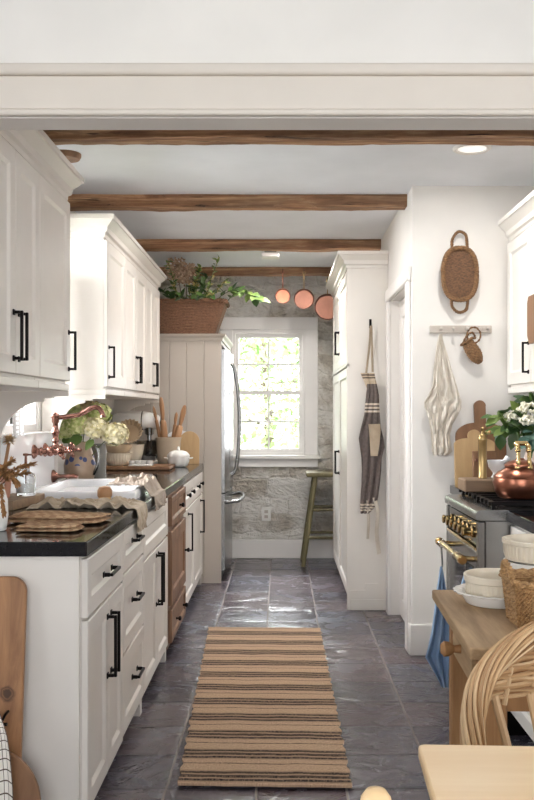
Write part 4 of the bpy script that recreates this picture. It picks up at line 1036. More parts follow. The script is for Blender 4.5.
for i, (px, py, kd, lab) in enumerate(S_):
    Y = by - .17 + rnd(-.02, .10) if kd != 'p' else by; tip = (X(px, Y), Y - (.04 if py > 288 else 0), Z(py, Y)); base = (bx + (tip[0] - bx) * .45, by + rnd(-.07, .05), tb + .001)
    ht = tip[2] < bz + .27
    if ht: tip = (tip[0], by - .235, tip[2])
    bend = .12 if ht else .03
    if kd == 'g': lv = [('leaves', M['leafg'], leafy(13, .05, .026, .15)), ('blossoms', M['yellow'], leafy(22, .02, .016, .3, 1.4))]
    elif kd == 'd': lv = [('leaves', M['leafd'], leafy(15, .07, .042, .1))]
    elif kd == 'y': lv = [('leaves', M['leafg'], leafy(18, .055, .032, .1)), ('blossoms', M['yellow'], leafy(46, .022, .018, .25, 1.6))]
    elif kd == 'b': lv = [('leaves', M['leafg'], leafy(18, .09, .055, .3, .7))]; bend = .10
    else: lv = [('plume', M['driedp'], lambda b, P: [b.leaf(P[-1] + V((rnd(-1, 1) * .07, rnd(-1, 1) * .06, rnd(-1, .7) * .09)), (rnd(-1, 1), rnd(-1, 1), rnd(-.5, 1)), (0, -1, .3), .022, .014) for _ in range(420)])]
    stemmed('foliage_sprig', lab, 'plant', GV, base, tip, bend, M['stemb'] if kd in 'py' else M['stem'], .004, lv)

# ------------------------------------------------------------------ far end of the left counter
def pot(name, lab, cat, c, prof, m, part='body', n=36, rib=None, grp=None, sx=1, sy=1):
    t = thing(name, lab, cat, c, grp); MB().lathe(prof, c, n, sx, sy, rib).build(part, m, t); return t
TY = 6.08
b = MB(); b.prism([(X(103, TY), 5.98), (-.74, 5.98), (-.74, 6.30), (X(103, TY), 6.30)], lambda u, v, d: V((u, v, d)), HC + .001, HC + .026)
tag(b.build('serving_board', M['boardd'], smooth=0, bev=.006), 'dark rectangular wooden board under the nested bowls on the left counter', 'board'); Tz = HC + .0262
def bowlprof(r, h, base=.6, th=.006, rim=.004):
    return [(r * base * .9, 0), (r * base, .004), (r * (base + 1) / 2 * 1.05, h * .4), (r * .97, h * .8), (r, h - rim), (r + rim * .6, h), (r - th, h), (r - th * 1.4, h * .8), (r * (base + .95) / 2, h * .4), (r * base * .85, th * 1.4), (r * .05, th)]
c1 = (X(118, 6.12), 6.13, Tz)
pot('ribbed_bowl', 'ribbed buff bowl, the lower of two stacked on the dark board', 'bowl', c1, bowlprof(.088, .085, .72), M['cream'], rib=(26, .022, 1, 3), n=156)
pot('mixing_bowl', 'plain buff bowl nested on top of the ribbed bowl', 'bowl', (c1[0], c1[1], Tz + .0855), [(.070, 0), (.074, .004), (.089, .035), (.093, .05), (.094, .054), (.087, .054), (.083, .045), (.068, .010), (.01, .007)], M['tan'])
c2 = (X(131, 6.47), 6.46, HC + .001)
pot('tall_bowl', 'deep cream mixing bowl behind the ribbed bowls', 'bowl', c2, bowlprof(.098, .155, .55), M['cream'])
t = thing('fluted_mould', 'fluted tan baking mould tilted on its side inside the deep cream bowl', 'baking mould', (c2[0], c2[1], HC + .17))
b = MB(); b.lathe([(.03, 0), (.05, .004), (.075, .02), (.092, .05), (.096, .062), (.090, .062), (.085, .05), (.068, .026), (.02, .012)], (0, 0, 0), 140, rib=(20, .05, 1, 6)); b.xf(Matrix.Translation((c2[0] - .01, c2[1] + .035, HC + .222)) @ Matrix.Rotation(math.radians(62), 4, 'X')); b.build('body', M['tan'], t)
t = thing('egg_tray', 'small white scalloped egg tray in front of the stand mixer', 'egg tray', (X(141, 6.06), 6.07, Tz)); ex, ey = X(141, 6.06), 6.06
b = MB(); b.box(ex - .078, ex + .078, ey - .045, ey + .045, Tz, Tz + .012, .004)
for i in range(4):
    for j in range(2): b.lathe([(.012, .010), (.019, .018), (.021, .034), (.018, .034), (.015, .022), (.003, .016)], (ex - .058 + i * .0386, ey - .021 + j * .042, Tz), 18)
b.build('cups', M['white'], t)
# stand mixer
mx0, my = X(140, 6.6), 6.60
t = thing('stand_mixer', 'white stand mixer with steel bowl behind the bowls on the left counter', 'mixer', (mx0, my, HC))
b = MB(); b.loft([rrect(mx0 - .19, mx0 + .15, my - .09, my + .09, .07, HC + .001), rrect(mx0 - .19, mx0 + .15, my - .09, my + .09, .07, HC + .022), rrect(mx0 - .18, mx0 + .14, my - .08, my + .08, .06, HC + .032)]); b.build('base', M['white'], t)
b = MB(); b.loft([rrect(mx0 - .185, mx0 - .07, my - .055, my + .055, .04, HC + .0325), rrect(mx0 - .175, mx0 - .085, my - .05, my + .05, .04, HC + .15), rrect(mx0 - .19, mx0 - .06, my - .058, my + .058, .045, HC + .2595)]); b.build('column', M['white'], t)
hz = HC + .325
b = MB(); rings = []
for x, r, dz in ((-.205, .015, 0), (-.195, .045, 0), (-.16, .062, .0), (-.06, .068, .002), (.04, .066, 0), (.10, .060, -.004), (.14, .046, -.008), (.153, .02, -.01)):
    rings.append([V((mx0 + x, my + math.cos(2 * PI * j / 28) * r, hz + dz + math.sin(2 * PI * j / 28) * r)) for j in range(28)])
b.loft(rings); b.build('motor_head', M['white'], t)
b = MB(); b.lathe([(.068, -.004), (.0695, -.004), (.0695, .004), (.068, .004)], (mx0 + .02, my, hz - .001), 28, M=Matrix.Rotation(PI / 2, 3, 'Y')); b.build('trim_band', M['steel'], t)
MB().lathe([(.028, 0), (.030, .004), (.024, .018), (.008, .022)], (mx0 + .150, my, hz - .006), 20, M=Matrix.Rotation(PI / 2, 3, 'Y')).build('hub_cap', M['steel'], t)
MB().lathe([(.018, -.12), (.018, -.06), (.034, -.055), (.036, -.03), (.04, .0)], (mx0 + .07, my, hz - .045), 20).build('beater_shaft', M['steel'], t)
MB().lathe([(.05, 0), (.052, .012), (.07, .03), (.094, .08), (.098, .14), (.101, .144), (.096, .144), (.090, .08), (.064, .034), (.01, .026)], (mx0 + .065, my, HC + .033), 36).build('bowl', M['steel'], t)
# crock with rolling pins
ck = (X(168.5, 6.5), 6.50, HC + .001)
pot('utensil_crock', 'stoneware crock holding wooden rolling pins beside the fridge panel', 'crock', ck, [(.070, 0), (.074, .004), (.082, .08), (.088, .17), (.093, .19), (.095, .205), (.088, .206), (.084, .18), (.072, .02), (.01, .012)], M['crock'])
PN = 'rolling pins in the stoneware crock'
for (px, py, bxo, byo, lab, r) in ((161, 397, -.02, .0, 'tallest pale rolling pin in the stoneware crock', .022), (185, 405, .03, .0, 'rolling pin leaning right in the stoneware crock', .024), (153, 406, -.045, .02, 'thin rolling pin leaning left in the stoneware crock', .013), (176, 412, .012, .04, 'short rolling pin at the middle of the stoneware crock', .014)):
    base = V((ck[0] + bxo * .6 + (.03 if px > 168 else -.0) * 0, ck[1] + byo, HC + .02)); tip = V((X(px, 6.5), 6.5 + byo, Z(py, 6.5))); d = tip - base; Ln = d.length
    t = thing('rolling_pin', lab, 'rolling pin', base, PN); q = d.normalized().to_track_quat('Z', 'Y').to_matrix()
    if r > .02:
        MB().lathe([(r * .3, .0), (r * .55, .03), (r * .6, .06), (r, .075), (r * 1.15, Ln * .45), (r, Ln * .62), (r * .55, Ln * .65)], base, 18, M=q).build('barrel', M['oak'], t)
        MB().lathe([(r * .45, Ln * .65), (r * .7, Ln * .75), (r * .8, Ln * .88), (r * .5, Ln * .98), (r * .1, Ln)], base, 16, M=q).build('handle', M['oak'], t)
    else:
        MB().lathe([(r * .4, 0), (r * .8, .02), (r, Ln * .5), (r * .9, Ln * .75)], base, 14, M=q).build('barrel', M['oak'], t)
        MB().lathe([(r * .5, Ln * .75), (r * .9, Ln * .85), (r * .8, Ln * .95), (r * .1, Ln)], base, 14, M=q).build('handle', M['oak'], t)
co = (X(178.5, 6.36), 6.36, HC + .001)
t = thing('pumpkin_cocotte', 'small white pumpkin-shaped lidded pot in front of the stoneware crock', 'pot', co)
MB().lathe([(.05, 0), (.06, .006), (.074, .04), (.076, .075), (.070, .076), (.01, .075)], co, 96, rib=(8, .04, 1, 3)).build('body', M['white'], t)
MB().lathe([(.078, .0765), (.078, .082), (.06, .105), (.03, .117), (.012, .116), (.011, .124), (.007, .142), (.004, .143)], co, 96, rib=(8, .035, 0, 2)).build('lid', M['white'], t)
for s in (-1, 1): MB().tube(smoothpts([(co[0] + s * .074, co[1] - .02, HC + .06), (co[0] + s * .098, co[1], HC + .064), (co[0] + s * .074, co[1] + .02, HC + .06)]), .006, 8).build('handle', M['white'], t)
# boards against the fridge panel
def leanY(b, w, h, th, x, y, z, ang): b.xf(Matrix.Translation((x, y, z)) @ Matrix.Rotation(ang, 4, 'X'))
b = MB(); pts = [(-.075, 0), (.075, 0), (.075, .13)] + [(.075 * math.cos(a), .17 + .075 * math.sin(a)) for a in [PI * k / 16 for k in range(1, 16)]] + [(-.075, .13)]
b.prism(pts, lambda u, v, d: V((u, d, v)), 0, .018); leanY(b, 0, 0, 0, X(189, 6.7), 6.70, HC + .001, -.13)
tag(b.build('bread_board', M['boardl'], smooth=0, bev=.003), 'arched light wooden board leaning on the fridge panel beside the white pumpkin pot', 'board')
b = MB(); pts = [(.125 * math.cos(2 * PI * k / 48), .125 + .125 * math.sin(2 * PI * k / 48)) for k in range(48)]; b.prism(pts, lambda u, v, d: V((u, d, v)), 0, .014); leanY(b, 0, 0, 0, X(178.5, 6.74), 6.752, HC + .0715, -.08)
o = b.build('marble_board', M['marble'], smooth=30, bev=.002); o.location.z = HC + .001 + .0; tag(o, 'round white marble board leaning on the fridge panel behind the rolling pins', 'board')

# ------------------------------------------------------------------ pitcher of hydrangeas
pc = (X(79, 4.9), 4.92, HC + .001)
t = thing('stoneware_pitcher', 'grey-brown stoneware pitcher with blue flower decoration holding hydrangeas', 'pitcher', pc)
MB().lathe([(.066, 0), (.070, .004), (.084, .06), (.086, .10), (.076, .15), (.064, .185), (.062, .20), (.068, .225), (.063, .225), (.056, .20), (.058, .18), (.070, .14), (.078, .09), (.06, .02), (.01, .012)], pc, 40).build('body', M['pitcher'], t)
MB().tube(smoothpts([(pc[0] + .060, pc[1] - .02, HC + .205), (pc[0] + .095, pc[1] - .03, HC + .20), (pc[0] + .108, pc[1] - .03, HC + .15), (pc[0] + .098, pc[1] - .03, HC + .09), (pc[0] + .078, pc[1] - .02, HC + .05)]), .009, 10).build('handle', M['steel'], t)
gp = (X(97, 5.15), 5.17, HC + .001)
t = thing('glass_vase', 'grey glass jar standing behind the stoneware pitcher', 'jar', gp)
k = Mat('grey_glass'); k.set(S(150, 148, 142), .1); k.p.inputs['Transmission Weight'].default_value = .4; M['gg'] = k.m
MB().lathe([(.044, 0), (.048, .004), (.05, .17), (.046, .20), (.048, .205), (.044, .205), (.044, .17), (.042, .01), (.01, .008)], gp, 28).build('body', M['gg'], t)
def floret_head(r, n, fs=.62, sq=.85):
    def fn(b, P):
        c = P[-1]
        b.blob(c, (r * .82, r * .82, r * .82 * sq), .1, 4, 2)
        for i in range(n):
            z = 1 - 2 * (i + .5) / n; a = i * 2.39996; q = math.sqrt(1 - z * z); d = V((q * math.cos(a), q * math.sin(a), z)); p = c + V((d.x, d.y, d.z * sq)) * r * rnd(.8, 1.12)
            e = d.orthogonal().normalized(); f = d.cross(e); a0 = rnd(0, PI)
            for m_ in range(4):
                aa = a0 + m_ * PI / 2; dd = e * math.cos(aa) + f * math.sin(aa); L_ = r * fs * .5
                b.leaf(p, dd + d * .35, d, L_, L_ * .9, .05, .1)
    return fn
HG = 'hydrangea stems in the stoneware pitcher'
for px, py, rr, m, Y, lab in ((72, 414, 13, 'hyd', 5.02, 'green hydrangea at the upper left of the stoneware pitcher'), (87, 411, 12, 'hydb', 5.05, 'tan fading hydrangea at the top of the stoneware pitcher'), (68, 428, 13, 'hyd', 4.90, 'pale green hydrangea at the lower left of the stoneware pitcher'), (79, 425, 11, 'hyd', 4.84, 'green hydrangea at the front middle of the stoneware pitcher'), (95, 428, 11, 'hydc', 4.82, 'cream hydrangea just right of the spout on the stoneware pitcher'), (99, 414, 11, 'hyd', 5.0, 'green hydrangea behind the faucet spout'), (115, 434, 12, 'hydc', 4.86, 'large cream-green hydrangea drooping right of the stoneware pitcher')):
    c = (X(px, Y), Y, Z(py, Y)); base = (pc[0] + (c[0] - pc[0]) * .15, pc[1] + (Y - pc[1]) * .12, HC + .10)
    def lv(b, P):
        for q in range(0 if px == 115 else 2): p = P[-1] + V((rnd(-.03, .03), -.02, -.06)); b.leaf(p, (rnd(-1, 1), -.7, rnd(-.9, -.2)), (0, -1, .5), .075, .045)
    stemmed('hydrangea_stem', lab, 'flower', HG, base, c, .02, M['stem'], .004, [('flower_head', M[m], floret_head(rr * Y / F * 1.05, 80)), ('leaves', M['leafg'], lv)])
# ------------------------------------------------------------------ near end of the left counter
z = HC + .001
b = MB(); b.prism([(-1.20, 3.56), (-1.06, 3.56), (X(42.5, 3.86), 3.80), (X(42.5, 3.86), 3.90), (-1.15, 3.90), (-1.15, 3.80), (-1.20, 3.80)][:4] + [(-1.165, 3.90), (-1.165, 3.7), (-1.20, 3.66)], lambda u, v, d: V((u, v, d)), z, z + .038)
tag(b.build('riser_board', M['riser'], smooth=0, bev=.003), 'thick wooden riser board with cut corner under the soap bottle', 'board'); rz = z + .0385
sb = (X(26.5, 3.8), 3.79, rz)
t = thing('soap_bottle', 'clear glass soap bottle with dark pump on the wooden riser board', 'soap bottle', sb)
MB().lathe([(.038, 0), (.040, .004), (.041, .075), (.036, .09), (.016, .102), (.015, .115), (.013, .115), (.013, .10), (.033, .088), (.038, .074), (.037, .006), (.01, .004)], sb, 28).build('bottle', M['glass'], t)
MB().lathe([(.006, .012), (.036, .012), (.0365, .05), (.006, .05)], sb, 24).build('liquid_soap', M['white'], t)
b = MB(); b.lathe([(.017, .1155), (.017, .13), (.006, .134), (.005, .165), (.012, .168), (.012, .176), (.004, .178)], sb, 16); b.tube([(sb[0], sb[1], rz + .172), (sb[0] + .03, sb[1] - .01, rz + .172), (sb[0] + .034, sb[1] - .01, rz + .165)], .004, 8); b.tube([(sb[0], sb[1], rz + .051), (sb[0], sb[1], rz + .12)], .003, 6); b.build('pump', M['oldcopper'], t)
tp = (X(2, 3.7), 3.70, rz)
pot('terracotta_pot', 'small terracotta pot holding the dish brush on the riser board', 'pot', tp, [(.030, 0), (.032, .004), (.040, .09), (.044, .095), (.044, .115), (.039, .116), (.036, .09), (.028, .01), (.005, .008)], M['terra'])
t = thing('dish_brush', 'tan bristled dish brush standing in the terracotta pot', 'brush', (tp[0], tp[1], rz + .02))
hd = V((X(9, 3.7), 3.70, Z(438, 3.7)))
MB().tube([(tp[0], tp[1], rz + .015), (tp[0] + .01, tp[1], rz + .12), hd - V((0, 0, .02))], .007, 8).build('handle', M['oak'], t)
def br(b):
    for i in range(160):
        d = V((rnd(-1, 1), rnd(-1, .6), rnd(-.3, 1))).normalized(); b.leaf(hd - V((0, 0, .012)), d, (0, 0, 1), .036 * rnd(.8, 1.1), .006, .1, .1)
b = MB(); br(b); b.build('bristles', M['driedt'], t, recalc=False)
vp = (X(-5, 2.98), 2.97, z)
pot('stem_vase', 'slim white ceramic vase of dried brown stems at the left edge of the counter', 'vase', vp, [(.036, 0), (.040, .004), (.046, .05), (.044, .10), (.034, .135), (.032, .15), (.036, .155), (.031, .155), (.028, .13), (.038, .09), (.034, .01), (.005, .008)], M['white'])
DS = 'dried stems in the slim white vase'
for px, py, yo, lab in ((32, 464, 0.02, 'dried brown stem reaching farthest right over the riser board'), (26, 474, -.04, 'dried brown stem drooping low to the right of the white vase'), (12, 461, .05, 'upright dried brown stem at the top of the white vase'), (17, 484, -.06, 'short dried brown stem low beside the white vase'), (2, 470, 0.0, 'dried brown stem at the left edge of the photo'), (5, 512, -.05, 'dried brown stem hanging down the front of the white vase')):
    Y = 2.97 + yo; tip = V((X(px, Y), Y, Z(py, Y))); base = V((vp[0] + rnd(-.01, .01), vp[1], z + .13))
    if py > 500: tip = V((X(px, 2.92), 2.905, Z(py, 2.92)))
    def sp(b, P):
        for i in range(90):
            f = .3 + .7 * i / 89; x = f * (len(P) - 1); k = min(len(P) - 2, int(x)); p = P[k].lerp(P[k + 1], x - k); d = (P[k + 1] - P[k]).normalized()
            b.leaf(p, d * .9 + V((rnd(-1, 1), rnd(-1, 1), rnd(-.7, .9))) * .8, (0, -.5, 1), .019 * rnd(.7, 1.2), .008)
    stemmed('dried_stem', lab, 'dried flower', DS, base, tip, .05 if py > 480 else .02, M['stemb'], .002, [('seed_heads', M['dried'], sp)])
# folded quilted cloths
def folded(x0, x1, y0, y1, z0, h, ang, seed, layers=2):
    b = MB(); cx, cy = (x0 + x1) / 2, (y0 + y1) / 2; w, d = (x1 - x0) / 2, (y1 - y0) / 2
    for L_ in range(layers):
        za = z0 + h * L_ / layers; hh = h / layers; k = 1 - .04 * L_
        def f(u, v, za=za, hh=hh, k=k):
            a = 2 * PI * u; c, s = math.cos(a), math.sin(a); e = .42; ph = PI * (v - .5); q = max(0, math.cos(ph)) ** .4
            x = w * k * (abs(c) ** e * (1 if c > 0 else -1)) * q; y = d * k * (abs(s) ** e * (1 if s > 0 else -1)) * q
            zz = za + hh / 2 + hh / 2 * max(-1, min(1, math.sin(ph) * 1.15)) + (.10 * hh * math.sin(x * 90) * math.sin(y * 90) if v > .5 else 0) + (.6 * hh * nz((x * 6, y * 6, seed)) if v > .5 else 0)
            return V((x + .012 * nz((c * 1.5, s * 1.5, seed + L_ * 3)), y + .012 * nz((c * 1.5, s * 1.5, seed + 3 + L_ * 5)), zz))
        b.surf(f, 64, 20, cu=True)
    b.xf(Matrix.Translation((cx, cy, 0)) @ Matrix.Rotation(ang, 4, 'Z')); return b
b = folded(-.865, -.655, 2.91, 3.04, z + .001, .022, -.06, 3)
tag(b.build('folded_cloth', M['taupe']), 'folded taupe quilted pot holder lying nearest the front counter corner', 'cloth', 'folded pot holders on the left counter')
b = folded(-.96, -.615, 3.11, 3.31, z + .001, .030, -.10, 8, 2)
tag(b.build('folded_cloth', M['taupe']), 'larger folded quilted taupe cloth behind the front pot holder', 'cloth', 'folded pot holders on the left counter')
# linen towels by the sink
def draped(x0, xe, ya, yb, seed, over, zc=HC, hump=.02, ztab=None):
    """cloth lying on the counter and falling over its front edge by `over` metres"""
    flat = xe - x0; tot = flat + over
    def f(u, v):
        s = u * tot; y = ya + (yb - ya) * v + .012 * nz((u * 5, v * 3, seed))
        if s < flat: x, zz = x0 + s, zc + .004
        else: x, zz = xe + .006, zc + .004 - (s - flat)
        w = nz((u * 4.0, v * 3, seed)) + .6 * nz((u * 9, v * 8, seed + 2)) + .3 * nz((u * 22, v * 18, seed)); w = abs(w) * hump * min(1, 6 * u + .3)
        if ztab and s < flat: zz += ztab(x, y)
        if s < flat: zz += w * min(1, (flat - s) * 20 + .15)
        else: x += abs(w) * .6 * min(1, (s - flat) * 20)
        if s > flat: y = y + (.5 - v) * (s - flat) * .6 + (v - .5) * .0
        return V((x, y, zz))
    b = MB(); b.surf(f, 90, 56); b.solid(.003); return b
b = draped(-1.02, -.584, 3.60, 3.86, 4, .10, hump=.045)
tag(b.build('linen_towel', M['linen']), 'crumpled oatmeal linen towel in front of the sink, one end hanging over the counter edge', 'towel')
b = draped(-.80, -.584, 4.12, 4.50, 21, .07, hump=.035, ztab=lambda x, y: .052 if x < -.63 else .052 * max(0, min(1, (-.595 - x) / .035)))
tag(b.build('linen_towel', M['linend']), 'grey-brown linen towel draped over the front rim of the white sink', 'towel')
sc_ = V((X(105.5, 3.92), 3.905, z))
t = thing('scrub_brush', 'round wooden scrub brush standing at the near rim of the sink', 'brush', sc_)
MB().lathe([(.030, .022), (.032, .028), (.032, .05), (.024, .064), (.006, .068)], sc_, 24).build('handle', M['oak'], t)
MB().lathe([(.024, .001), (.027, .004), (.027, .0215), (.02, .0218)], sc_, 24).build('bristles', M['driedt'], t)
# curtains of the sink window
for y0, y1, lab, a in ((3.93, 4.10, 'gathered check curtain on the near side of the sink window', 1), (4.47, 4.61, 'gathered check curtain on the far side of the sink window', 2)):
    def f(u, v):
        yy = y0 + (y1 - y0) * (u if a == 1 else u) ; k = 1 - .35 * v * v
        yy = (y0 + (yy - y0) * k) if a == 1 else (y1 - (y1 - yy) * k)
        return V((WL + .05 + .012 * math.sin(u * 26) + .025 * v, yy, 2.02 - (.84 if a == 1 else .66) * v + .03 * math.sin(u * 3)))
    b = MB(); b.surf(f, 40, 24); b.solid(.0015); tag(b.build('curtain', M['gingham']), lab, 'curtain', 'check curtains at the sink window')
b = MB(); b.tube([(WL + .05, 3.89, 2.035), (WL + .05, 4.645, 2.035)], .006, 10); tag(b.build('curtain_rod', M['obrass']), 'thin brass curtain rod across the sink window', 'curtain rod')

# boards and cloth leaning on the end of the near base cabinet
ey = A0 - .023
def leanboard(pts, th, x, y0, ztop, lab, m, tilt, name, cat):
    b = MB(); b.prism(pts, lambda u, v, d: V((u, -d, v)), 0, th); b.xf(Matrix.Translation((x, y0, 0)) @ Matrix.Rotation(-tilt, 4, 'X')); o = b.build(name, m, smooth=30, bev=.004); tag(o, lab, cat); return o
w, h, r = .40, .808, .045; yb = ey - .115
pts = [(-w, .001), (0, .001), (0.0, h - r)] + [(-r + r * math.cos(PI / 2 * k / 8), h - r + r * math.sin(PI / 2 * k / 8)) for k in range(1, 9)] + [(-w + r, h), (-w, h - r)]
leanboard(pts, .022, -.762, yb, h, 'tall antique wooden bread board with a knot leaning on the end of the left cabinets', M['pineh'], .12, 'bread_board', 'board')
R_ = .165; pts = [(R_ * math.cos(2 * PI * k / 56), R_ + .001 + R_ * math.sin(2 * PI * k / 56)) for k in range(56)]
leanboard(pts, .02, -.855, yb - .05, .4, 'round wooden board on the floor in front of the tall bread board', M['boardd'], .16, 'round_board', 'board')
ty = 2.44
t = thing('board_hook', 'small black iron hook near the edge of the tall bread board', 'hook', (X(4, 2.60), 2.63, Z(722, 2.60)))
b = MB(); c = V((X(4, 2.60), 2.640, Z(716, 2.60))); b.tube(smoothpts([c, c + V((0, -.03, 0)), c + V((0, -.07, -.01)), c + V((0, -.085, .012))]), .004, 8); b.tube([c + V((-.02, -.075, -.012)), c + V((.02, -.075, -.012))], .005, 8); b.build('hook', M['black'], t)
ck_ = [(713, -14, 1), (722, -20, 5), (735, -26, 9.5), (755, -32, 13), (780, -36, 16), (810, -40, 18), (850, -42, 20), (879, -44, 21)]
b = hang(ck_, 2.545, lambda u, v: .018 * (math.sin(u * 12 + v * 2) + 1) * (.3 + v), 36, 40)
tag(b.build('tea_towel', M['check']), 'white and brown checked tea towel hanging in front of the tall bread board', 'towel')

# ------------------------------------------------------------------ around the range
rzt = .9355
b = MB(); b.box(X(462.5, 4.09), 1.06, 4.04, 4.20, rzt, rzt + .056, .006); tag(b.build('wood_block', M['riser'], smooth=30), 'thick rough wooden block on the range grate under the pepper mill', 'board'); bz2 = rzt + .0565
pm = (X(482.5, 4.12), 4.12, bz2)
t = thing('pepper_mill', 'tall brass pepper mill standing on the wooden block', 'pepper mill', pm); m = M['obrass']
MB().lathe([(.021, 0), (.022, .004), (.019, .012), (.019, .165), (.021, .17), (.021, .178), (.004, .179)], pm, 24).build('body', m, t)
MB().lathe([(.021, .1795), (.021, .186), (.017, .198), (.008, .204), (.006, .216), (.009, .22), (.009, .23), (.003, .236)], pm, 20).build('cap', m, t)
b = MB(); b.tube([(pm[0], pm[1], bz2 + .214), (pm[0] + .03, pm[1] - .012, bz2 + .206)], .004, 8); b.lathe([(.006, 0), (.008, .008), (.004, .016)], (pm[0] + .03, pm[1] - .012, bz2 + .206), 10); b.build('crank', m, t)
mo = (X(497, 4.14), 4.14, bz2)
t = thing('mortar', 'small white marble mortar on the wooden block beside the pepper mill', 'mortar', mo)
MB().lathe([(.026, 0), (.028, .004), (.018, .018), (.020, .026), (.038, .05), (.043, .075), (.044, .082), (.037, .082), (.034, .06), (.02, .04), (.003, .034)], mo, 30).build('bowl', M['marble'], t)
b = MB(); p0 = V((mo[0], mo[1], bz2 + .045)); p1 = V((X(508.5, 4.14), 4.15, Z(458, 4.14))); b.tube([p0, p0.lerp(p1, .3), p0.lerp(p1, .8), p1, p1 + (p1 - p0) * .06], [.012, .009, .011, .015, .006], 14)
tag(b.build('pestle', M['marble']), 'white marble pestle resting in the small mortar', 'pestle')
# copper kettle pot
kp = (X(520, 3.77), 3.77, rzt + .001)
t = thing('copper_kettle', 'lidded copper pot with brass handles on the range grate', 'pot', kp); R_ = .112
MB().lathe([(.080, 0), (.090, .004), (.105, .03), (R_, .065), (.108, .085), (.110, .088), (.106, .094), (.092, .108), (.066, .120), (.062, .126), (.064, .132), (.058, .132), (.056, .122), (.09, .10), (.10, .06), (.08, .01), (.01, .006)], kp, 48).build('body', M['copper'], t)
MB().lathe([(.062, .1325), (.066, .134), (.066, .140), (.05, .152), (.03, .158), (.02, .160), (.016, .166), (.004, .168)], kp, 40).build('lid', M['copper'], t)
b = MB()
for s in (-.02, .024):
    x = kp[0] + s; b.tube(smoothpts([(x, kp[1] - .05, kp[2] + .125), (x, kp[1] - .052, kp[2] + .165), (x + .002, kp[1] - .04, kp[2] + .21), (x, kp[1] - .01, kp[2] + .228)]), [.010] * 6 + [.008] * 6 + [.010] * 7, 10); b.blob((x, kp[1] - .052, kp[2] + .13), (.016, .010, .018)); b.blob((x, kp[1] - .045, kp[2] + .20), .012)
b.tube([(kp[0] - .02, kp[1] - .01, kp[2] + .228), (kp[0] + .024, kp[1] - .01, kp[2] + .228)], .010, 12); b.build('handle', M['brass'], t)
# leaning boards against pier wall
def paddle(w, h, nk, nw, sh):
    """board outline with a rounded paddle handle: width w, body height h, neck height nk, neck half width nw, shoulder sh"""
    hw = w / 2; p = [(-hw, 0), (hw, 0), (hw, h - sh)]
    p += [(hw - (hw - nw) * (1 - math.cos(a)) , h - sh + sh * math.sin(a)) for a in [PI / 2 * k / 8 for k in range(1, 9)]]
    p += [(nw, h + nk - nw)] + [(nw * 1.05 * math.cos(PI * k / 12), h + nk - nw + nw * math.sin(PI * k / 12)) for k in range(0, 13)]
    p += [(-x, y) for x, y in p[2:11]][::-1]
    out = []
    for q in p:
        if not out or (abs(q[0] - out[-1][0]) + abs(q[1] - out[-1][1])) > 1e-5: out.append(q)
    return out
b = MB(); yl = NY - .075
b.prism(paddle(.265, .335, .12, .030, .07), lambda u, v, d: V((u, d, v)), 0, .020); leanY(b, 0, 0, 0, X(482, 4.72), NY - .088, HC + .001, -.13)
tag(b.build('paddle_board', M['boardd'], smooth=30, bev=.004), 'large walnut paddle board with a long rounded handle leaning on the pier wall', 'cutting board', 'paddle boards on the pier wall')
b = MB(); b.prism(paddle(.21, .255, .045, .032, .03), lambda u, v, d: V((u, d, v)), 0, .018); leanY(b, 0, 0, 0, X(476, 4.66), NY - .135, HC + .001, -.13)
tag(b.build('paddle_board', M['boardl'], smooth=30, bev=.004), 'pale short-handled paddle board in front of the walnut one', 'cutting board', 'paddle boards on the pier wall')
t = thing('grater_box', 'small brown wooden grater with a dark bar in front of the pale paddle board', 'grater', (X(485, 4.58), 4.6, HC))
b = MB(); b.box(-.062, .062, 0, .016, 0, .19, .003); leanY(b, 0, 0, 0, X(485.5, 4.60), 4.602, HC + .001, -.10); b.build('frame', M['boardd'], t)
b = MB(); b.box(-.05, .05, -.012, -.0005, .135, .15, .002); leanY(b, 0, 0, 0, X(485.5, 4.60), 4.602, HC + .001, -.10); b.build('bar', M['oldcopper'], t)
# vase with white flowers
vc = (X(540, 4.46), 4.47, HC + .001)
pot('flower_vase', 'blush clay vase of white flowers on the counter behind the copper pot', 'vase', vc, [(.05, 0), (.056, .004), (.075, .08), (.078, .14), (.062, .22), (.055, .26), (.058, .275), (.052, .275), (.048, .25), (.066, .14), (.05, .015), (.01, .01)], M['vasepink'])
WF = 'stems in the blush clay vase'
def cluster(r, n, fs):
    def fn(b, P):
        c = P[-1]
        for i in range(n):
            d = V((rnd(-1, 1), rnd(-1, .5), rnd(-.5, 1))).normalized(); p = c + V((d.x, d.y, d.z * .75)) * r * rnd(.55, 1)
            b.blob(p, fs * rnd(.7, 1.2), .1, 3, 1)
    return fn
for px, py, rp, Y, lab in ((512, 417, 8, 4.40, 'white flower cluster at the left of the blush vase'), (520, 411, 7, 4.46, 'small white flower cluster between two larger ones in the blush vase'), (529, 409, 11, 4.38, 'largest white flower cluster in the blush vase, at the photo edge'), (527, 421, 8, 4.34, 'white flower cluster lowest at the front of the blush vase')):
    c = (X(px, Y), Y, Z(py, Y)); base = (vc[0], vc[1], vc[2] + .2)
    stemmed('white_flower_stem', lab, 'flower', WF, base, c, .0, M['stem'], .004, [('flower_cluster', M['wflower'], cluster(rp * Y / F, 90, .008)), ('leaves', M['leafd'], lambda b, P: [b.leaf(P[int(len(P) * .75)] + V((rnd(-.05, .05), rnd(-.05, 0), rnd(-.06, .01))), (rnd(-1, 1), rnd(-1, 0), rnd(-.8, .4)), (0, -.6, 1), .10 * rnd(.8, 1.2), .055) for _ in range(7)])])
